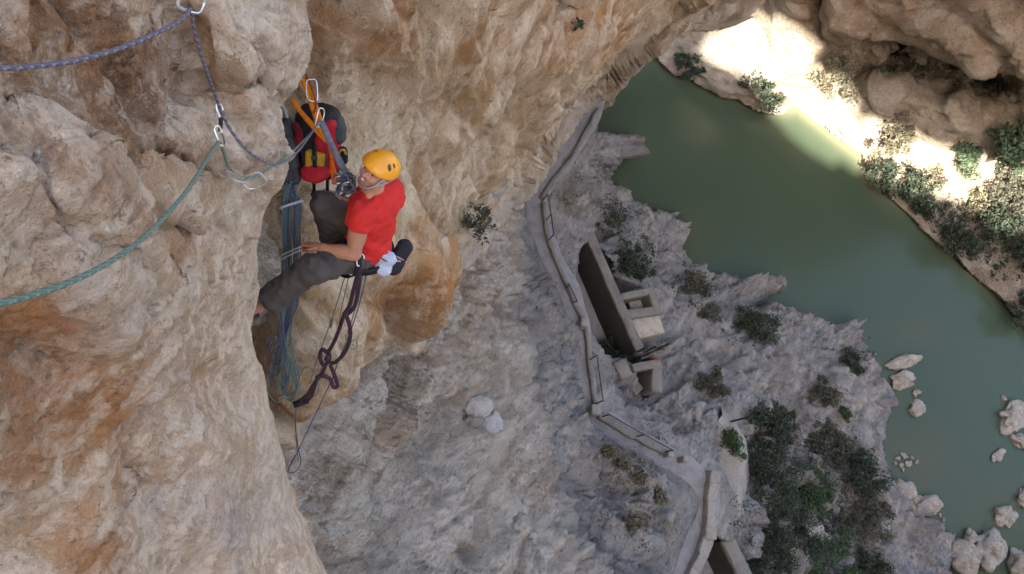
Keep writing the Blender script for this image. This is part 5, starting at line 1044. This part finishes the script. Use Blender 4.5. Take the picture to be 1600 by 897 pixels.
# ================================================================== boulders
_ico = {}
def ico(sub):
    if sub not in _ico:
        bm = bmesh.new(); bmesh.ops.create_icosphere(bm, subdivisions=sub, radius=1); bm.verts.index_update(); _ico[sub] = (np.array([v.co[:] for v in bm.verts]), np.array([[v.index for v in f.verts] for f in bm.faces])); bm.free()
    return _ico[sub]
def boulder(px, py, z, sx, sy, sz, ang, label, mat, seed=0, amp=.30, name='boulder', cat='boulder', group=None, sub=4, tintv=(.1, .3, .1, .6), on_d=None):
    V0, F = ico(sub); c = land(px, py, z == 'far')+np.array([0, 0, sz*.2]) if z in ('land', 'far') else atz(px, py, z)
    h = facets(V0, .95, amp*1.7, .25, seed=seed*3.7, k=22)+facets(V0, .4, amp*.9, .25, seed=seed*1.9, k=22)+.05*gn(V0*3+seed); P = V0*(1+h)[:, None]*np.array([sx, sy, sz]); a = rad(ang); R = np.array([[math.cos(a), math.sin(a), 0], [-math.sin(a), math.cos(a), 0], [0, 0, 1]]); P = P@R
    t = np.tile(np.array(tintv), (len(P), 1)); o = mesh_np(name, P, F, mat, loc=Vector(c), attrs={'tint': t}); return tag(o, label, cat, group)
M_bould = rock_mat('river_boulder', .22, (.33, .265, .20), (.60, .52, .43), (.34, .22, .12), (.32, .28, .25), (.10, .08, .06), .8, wet=.16)
BO = [(1412, 566, .05, 1.35, .42, .35, 58, 'long pale slab standing out of the river off the bank'), (1408, 596, .0, .95, .55, .4, 60, 'tan boulder beside the long pale slab in the river'), (1431, 613, .0, .36, .24, .22, 40, 'small stone between the tan boulder and the angular one'),
      (1432, 638, .02, .62, .52, .35, 20, 'angular pale boulder alone in the river below the slab'), (1581, 650, .1, 1.2, .75, .45, 75, 'big pale boulder in the river at the right edge'), (1596, 690, .0, .8, .5, .4, 20, 'boulder cut by the right edge under the big pale one'), (1556, 713, .0, .55, .32, .26, 70, 'lone oval stone in the lower river'),
      (1570, 808, .05, .75, .6, .4, 60, 'cracked pale boulder in the river near the lower right corner'), (1598, 775, .0, .5, .7, .4, 10, 'grey boulder at the right edge above the cracked pale one'), (1500, 868, .35, .95, 1.1, .8, 20, 'rounded brown boulder on the shore at the bottom left of the rapids'),
      (1545, 858, .35, .85, 1.25, .8, 5, 'tall rounded pale boulder at the head of the rapids'), (1592, 886, .3, .7, .9, .7, 30, 'dark brown boulder in the bottom right corner'), (1443, 790, .3, 1.1, .7, .5, 45, 'broad tan boulder lying on the lower shore'), (1475, 850, .35, .7, .6, .5, 15, 'flat grey boulder on the shore left of the rounded brown one'), (1410, 775, .35, .8, .95, .5, 25, 'tan boulder at the foot of the bushes on the shore'),
      (1516, 838, .25, .45, .4, .35, 50, 'small grey rock perched behind the rounded brown boulder'), (1568, 622, -.02, .3, .22, .12, 15, 'tiny flat stone showing above water over the big pale boulder')]
for i, (px, py, z, sx, sy, sz, an, lab) in enumerate(BO): boulder(px, py, z, sx, sy, sz, an, lab, M_bould, i+1, .26, tintv=(.25, .15, .1, .5) if 'tan' in lab or 'brown' in lab else (.05, .3, .1, .7))
rs = random.Random(4)
STL = ['%s pale stone of the scatter off the bushy shore' % w for w in ('upper left', 'largest upper', 'middle left', 'middle right', 'upper right', 'rightmost', 'leftmost', 'lowest')]+['pale stone in the shallows above the broad shore boulders', 'smaller pale stone just below the one above the shore boulders', 'pale stone at the water line beside the broad tan boulder']
for i, (px, py, s_) in enumerate([(1402, 716, .16), (1412, 712, .2), (1406, 726, .14), (1420, 724, .18), (1425, 716, .12), (1432, 722, .14), (1398, 724, .12), (1410, 733, .12), (1468, 806, .14), (1474, 812, .12), (1430, 778, .14)]):
    boulder(px, py, .02, s_*1.3, s_, s_*.7, rs.random()*180, STL[i], M_bould, i+40, .3, 'river_stone', 'stone', 'pale stones in the scatter off the bushy shore' if i < 8 else 'small stones near the lower shore', 3, (0, .2, 0, 1))
M_pales = rock_mat('pale_block', .12, (.36, .32, .28), (.54, .49, .44), (.5, .4, .3), (.48, .47, .47), (.3, .27, .24), .6)
boulder(746, 638, 'land', .50, .34, .36, 60, 'white block resting on the grey apron', M_pales, 70, .16, tintv=(0, .1, 0, .7)); boulder(762, 662, 'land', .36, .36, .34, 20, 'bluish grey round stone just below the white block', M_pales, 71, .2, tintv=(0, .9, 0, .2)); boulder(732, 658, 'land', .34, .26, .2, 80, 'low grey rubble stone left of the bluish round one', M_bould, 72, .3, tintv=(0, .8, .1, .2))
for i, (px, py, s_, lab) in enumerate(((1360, 66, 1.5, 'large pale boulder under the far overhang'), (1428, 88, .95, 'rounded brown boulder at the mouth of the dark cave'), (1420, 66, .9, 'grey boulder deep under the far overhang'), (1385, 75, .55, 'small stone beside the large pale boulder in the cave'), (1330, 72, .6, 'grey stone at the left end of the dark cave'))):
    boulder(px, py, 'far', s_, s_*.85, s_*.8, 40*i, lab, M_far, 80+i, .26, tintv=(.2, .3, 0, .5))
boulder(1266, 832, 'land', .9, .55, .4, 40, 'pale grey block among the dark bushes low on the near bank', M_bould, 90, .3, tintv=(0, .5, 0, .6))

# ================================================================== plants
def leaf_mat(name, c, var=.45, trans=.15):
    m, nt, b = newmat(name); at = nd(nt, 'ShaderNodeAttribute', attribute_name='rnd'); c1 = [x*(1-var) for x in c]; c2 = [min(1, x*(1+var)) for x in c]
    col = mixc(nt, at.outputs['Fac'], c1, c2); nt.links.new(col, b.inputs['Base Color']); b.inputs['Roughness'].default_value = .7; b.inputs['Specular IOR Level'].default_value = .2
    try: b.inputs['Transmission Weight'].default_value = 0
    except KeyError: pass
    return m
LM = {'dark': leaf_mat('dark_shrub_leaf', (.044, .055, .034)), 'olive': leaf_mat('olive_shrub_leaf', (.085, .08, .055)), 'green': leaf_mat('fresh_green_leaf', (.058, .085, .038)), 'pale': leaf_mat('pale_dry_leaf', (.17, .15, .095)), 'tree': leaf_mat('light_green_leaf', (.10, .14, .075)), 'dry': leaf_mat('dry_grass_blade', (.13, .11, .07))}
M_bark = plain('grey_brown_twig', (.12, .09, .065), .9, .3, 10)
def bush(base, size, label, kind='dark', n=1400, leaf=.11, seed=1, stems=9, name='shrub', cat='shrub', group=None, flat=.75, ncl=None, tall=0.0):
    rg = np.random.RandomState(seed*7+1); base = np.array(base, float); e = empty(name, Vector(base), label, cat, group); sx, sy, sz = size
    ncl = ncl or 26; d = rg.normal(size=(ncl, 3)); d /= np.linalg.norm(d, axis=1, keepdims=True); d[:, 2] = np.abs(d[:, 2])*.95+.05; r = .45+.6*rg.random_sample(ncl)
    cl = d*r[:, None]*np.array([sx, sy, sz*flat*1.2])+np.array([0, 0, sz*.22+tall]); cr = (.16+.20*rg.random_sample(ncl))*max(sx, sy)
    which = rg.randint(0, ncl, n); q = rg.normal(size=(n, 3)); q /= np.linalg.norm(q, axis=1, keepdims=True); P = cl[which]+q*(cr[which]*rg.random_sample(n)**.45)[:, None]
    P[:, 2] = np.maximum(P[:, 2], .03)
    a = rg.normal(size=(n, 3)); a /= np.linalg.norm(a, axis=1, keepdims=True); b = np.cross(a, rg.normal(size=(n, 3))); b /= np.linalg.norm(b, axis=1, keepdims=True); L = leaf*(.6+.8*rg.random_sample(n))[:, None]
    Vq = np.stack([P-a*L, P-b*L*.42, P+a*L, P+b*L*.42], 1).reshape(-1, 3); F = np.arange(n*4).reshape(n, 4); rn = np.repeat(np.clip(.35*rg.random_sample(n)+.65*rg.random_sample(ncl)[which], 0, 1), 4); at = np.stack([rn, rn, rn, np.ones_like(rn)], -1)
    mesh_np('crown', Vq, F, LM[kind], e, False, attrs={'rnd': at})
    T = [tube(spline([(0, 0, -.1), c*.35+rg.normal(size=3)*.03*sx+np.array([0, 0, tall*.6]), c*.7+np.array([0, 0, tall*.3]), c], 3), np.linspace(.035, .008, 10)*max(.7, sz)*.8, 5) for c in cl[:stems]]
    m = join([(t[0], t[1]) for t in T]); mesh_np('stem', m[0], m[1], M_bark, e); return e
def ground_z(px, py, far=False): return float(fF(px, py)) if far else float(floor_z(np.array(float(px)), np.array(float(py))))
FARB = [(1290, 124, 1.7, 1.7, 1.9, 'pale', 1900, 'pale sunlit shrub beside the bright rock slab across the river'), (1380, 208, 1.7, 1.7, 1.8, 'pale', 1900, 'pale rounded shrub in the middle of the sunlit strip'), (1074, 100, 1.0, 1.0, 1.0, 'dark', 900, 'dark shrub in shade at the left end of the far bank'), (1186, 134, 1.5, 1.0, 1.0, 'dark', 1100, 'low dark shrub under the bright rock slab near the water'), (1118, 138, .7, .6, .6, 'olive', 500, 'small olive shrub at the far water line left of the low dark one'),
        (1372, 268, 1.3, 1.1, 1.0, 'dark', 1000, 'dark waterside shrub below the pale rounded one'), (1420, 296, 1.8, 1.3, 1.4, 'dark', 1500, 'broad dark shrub hanging over the water under the sunlit strip'), (1490, 366, 1.5, 1.2, 1.2, 'dark', 1200, 'dark shrub at the water edge below the broad dark one'), (1592, 480, 1.2, 1.2, 1.2, 'dark', 900, 'dark shrub at the water line on the right edge'),
        (1495, 248, 1.2, 1.1, 1.5, 'tree', 1100, 'light green bush left of the bright green trees'), (1566, 292, 1.6, 1.5, 1.5, 'olive', 1500, 'olive bush in front of the bright green trees'), (1560, 345, 1.9, 1.6, 1.5, 'dark', 1600, 'large dark bush on the right bank below the olive one'), (1520, 310, 1.0, .9, 1.0, 'pale', 800, 'dry pale bush left of the olive one'), (1598, 395, 1.4, 1.3, 1.3, 'dark', 1000, 'dark bush at the right edge above the water line shrub'), (1455, 262, .9, .8, .7, 'pale', 600, 'small dry bush between the pale rounded shrub and light green bush')]
for i, (px, py, sx, sy, sz, k, n, lab) in enumerate(FARB): bush(land(px, py+10, True), (sx*1.1, sy*1.1, sz), lab, k, int(n*1.6), .11 if k == 'pale' else .12, 20+i, name='shrub', group='shrubs on the far bank')
for i, (px, py, sx, sz, tl, n, lab) in enumerate(((1543, 250, 1.7, 2.0, 1.2, 2600, 'bright green tree in the sun at the right of the far bank'), (1592, 225, 1.6, 1.8, 1.0, 2200, 'green tree cut by the right edge beside the bright one'))):
    e = bush(land(px, py, True), (sx, sx, sz), lab, 'tree', n, .17, 60+i, 12, 'tree', 'tree', None, .8, 30, tl); mesh_np('trunk', *tube(spline([(0, 0, -.3), (.05, .02, tl*.5), (0, .08, tl+.6)], 4), np.linspace(.14, .07, 9), 7)[:2], M_bark, e)
NEARB = [(1176, 504, 1.3, 1.0, .9, 'dark', 1300, 'dark shrub near the river on the upper near bank'), (984, 408, 1.1, .9, .7, 'dark', 900, 'dark shrub behind the channel outer wall'), (955, 338, .8, .6, .5, 'olive', 500, 'olive scrub on the ledge above the channel'), (962, 542, 1.0, .8, .9, 'dark', 1100, 'dark shrub growing in the bed of the channel'), (1108, 594, .8, .7, .6, 'olive', 900, 'round grey olive shrub right of the sluice'), (1280, 606, .95, .8, .7, 'olive', 900, 'grey olive shrub in the middle of the near bank'),
         (1140, 690, .7, .5, .6, 'green', 800, 'fresh green shrub on top of the curved retaining wall'), (1182, 668, 1.2, 1.1, 1.2, 'dark', 1400, 'tall dark shrub right of the leaning iron post'), (1192, 735, 1.5, 1.3, 1.2, 'dark', 1600, 'dark shrub beside the curved retaining wall'), (1290, 692, 1.2, 1.0, .9, 'olive', 1200, 'olive shrub in the centre of the lower near bank'), (1258, 758, 1.3, 1.1, .9, 'green', 1400, 'green shrub left of the lower shore'), (1338, 735, 1.3, 1.1, .9, 'dark', 1300, 'dark shrub close to the shallow stone scatter'), (1218, 815, 1.7, 1.4, 1.2, 'dark', 1900, 'wide dark shrub below the curved retaining wall'),
         (1290, 872, 1.9, 1.6, 1.3, 'green', 2200, 'widest green shrub at the bottom of the near bank'), (1190, 880, 1.3, 1.2, 1.0, 'dark', 1300, 'dark shrub at the bottom edge beside the lower channel'), (1348, 800, 1.3, 1.1, .9, 'olive', 1200, 'olive shrub behind the tan boulder on the shore'), (1082, 436, .9, .6, .45, 'olive', 600, 'low olive scrub along the shore right of the basins'), (1100, 478, .8, .6, .4, 'olive', 500, 'low olive scrub below the scrub by the basins'), (1330, 560, .8, .6, .5, 'dark', 600, 'dark scrub near the tip of the river bank'), (1356, 880, 1.1, 1.0, .8, 'dark', 900, 'dark shrub right of the widest green shrub'), (1215, 645, .9, .7, .5, 'dark', 600, 'low dark scrub right of the tall dark shrub'), (1320, 640, .4, .35, .3, 'green', 250, 'tiny green tuft on bare rock above the lower shore')]
for i, (px, py, sx, sy, sz, k, n, lab) in enumerate(NEARB):
    k2 = 1.2 if py > 640 else 1.1; c = atz(px, py+8, 6.5) if 'bed of' in lab else land(px, py+8); bush(c, (sx*k2, sy*k2, sz*k2), lab, k, int(n*k2*2.4), .075, 100+i, name='shrub', group='shrubs on the near bank')
for i, (px, py, s_, lab) in enumerate(((968, 722, .55, 'dry grass tuft on the rocks below the lower parapet'), (995, 745, .6, 'yellowish dry tuft under the end of the lower parapet'), (950, 705, .4, 'small dry tuft by the bend of the path under the parapet'), (985, 815, .6, 'dry tuft lower left of the path rocks'), (1030, 775, .5, 'dry tuft close to the lower path'))): bush(land(px, py), (s_*.8, s_*.6, s_*.4), lab, 'dry', 420, .08, 150+i, 4, 'grass_tuft', 'grass', 'dry tufts among the path rocks')
bush(atd(737, 352, 13.2), (.34, .34, .36), 'small shrub growing in a crack of the wall right of the climber', 'olive', 480, .04, 170, 6, 'shrub', 'shrub'); bush(atd(902, 40, 11.2), (.09, .09, .10), 'tiny green plant in a crack at the top of the wall', 'green', 90, .03, 171, 3, 'plant', 'plant')
# ------------------------------------------------------------------ bolts on the wall
for px, py, d, lab in ((568, 98, 5.35, 'small dark bolt left of the other on the wall above the climber'), (653, 85, 6.55, 'small dark bolt right of the other on the wall above the climber')):
    c = atd(px, py, d); e = empty('wall_bolt', Vector(c), lab, 'bolt', 'bolts on the wall'); N_ = cdir(.3, .1, .9); part('hanger', *boxv(c, ortho(N_, CX), (.008, .011, .004)), M_dmetal, e, smooth=False); part('nut', *tube([c, c+N_*.012], .005, 6)[:2], M_dmetal, e)

# ------------------------------------------------------------------ low scrub that covers the ground between the shrubs
def scrub(name, spots, far, kind, label, n, leaf, seed):
    rg = np.random.RandomState(seed); Vs, rn = [], []
    for (cx, cy, rx, ry, m) in spots:
        for _ in range(m):
            px, py = cx+rg.normal()*rx*.5, cy+rg.normal()*ry*.5; c = land(px, py, far)
            if c[2] < .25: continue
            s_ = .10+.14*rg.random_sample(); k = n; q = rg.normal(size=(k, 3))*np.array([s_, s_, s_*.45]); P = c+q+np.array([0, 0, s_*.35]); a = rg.normal(size=(k, 3)); a /= np.linalg.norm(a, axis=1, keepdims=True); b = np.cross(a, rg.normal(size=(k, 3))); b /= np.linalg.norm(b, axis=1, keepdims=True); L = leaf*(.5+rg.random_sample(k))[:, None]
            Vs.append(np.stack([P-a*L, P-b*L*.4, P+a*L, P+b*L*.4], 1).reshape(-1, 3)); rn.append(np.repeat(np.clip(.4*rg.random_sample(k)+.6*rg.random_sample(), 0, 1), 4))
    V_ = np.vstack(Vs); r = np.concatenate(rn); F = np.arange(len(V_)).reshape(-1, 4); o = mesh_np(name, V_, F, LM[kind], None, False, attrs={'rnd': np.stack([r, r, r, r*0+1], -1)}); tag(o, label, 'ground cover', kind='stuff')
scrub('ground_scrub', [(1240, 790, 80, 90, 120), (1310, 840, 60, 55, 70), (1200, 710, 34, 50, 40), (1330, 745, 40, 50, 40), (1280, 690, 50, 30, 30), (1000, 400, 40, 40, 30), (970, 330, 30, 20, 12), (1090, 450, 50, 30, 25), (1180, 510, 50, 30, 25), (1340, 560, 30, 20, 12), (960, 530, 24, 40, 20)], False, 'dark', 'low dark scrub covering the near bank between the shrubs', 34, .07, 5)
scrub('dry_scrub', [(1260, 720, 110, 90, 60), (985, 740, 50, 40, 40), (990, 810, 70, 50, 30), (1020, 690, 60, 16, 12), (1100, 430, 60, 30, 20), (900, 300, 30, 60, 10), (1290, 610, 60, 40, 20)], False, 'dry', 'yellowish dry grass scattered over the near bank rocks', 16, .06, 6)
scrub('bank_scrub', [(1540, 380, 70, 60, 120), (1480, 330, 50, 30, 50), (1590, 300, 40, 60, 60), (1400, 270, 40, 20, 25), (1540, 130, 50, 16, 40), (1420, 105, 70, 10, 30)], True, 'dark', 'dark low scrub on the far bank under the trees', 24, .10, 7)
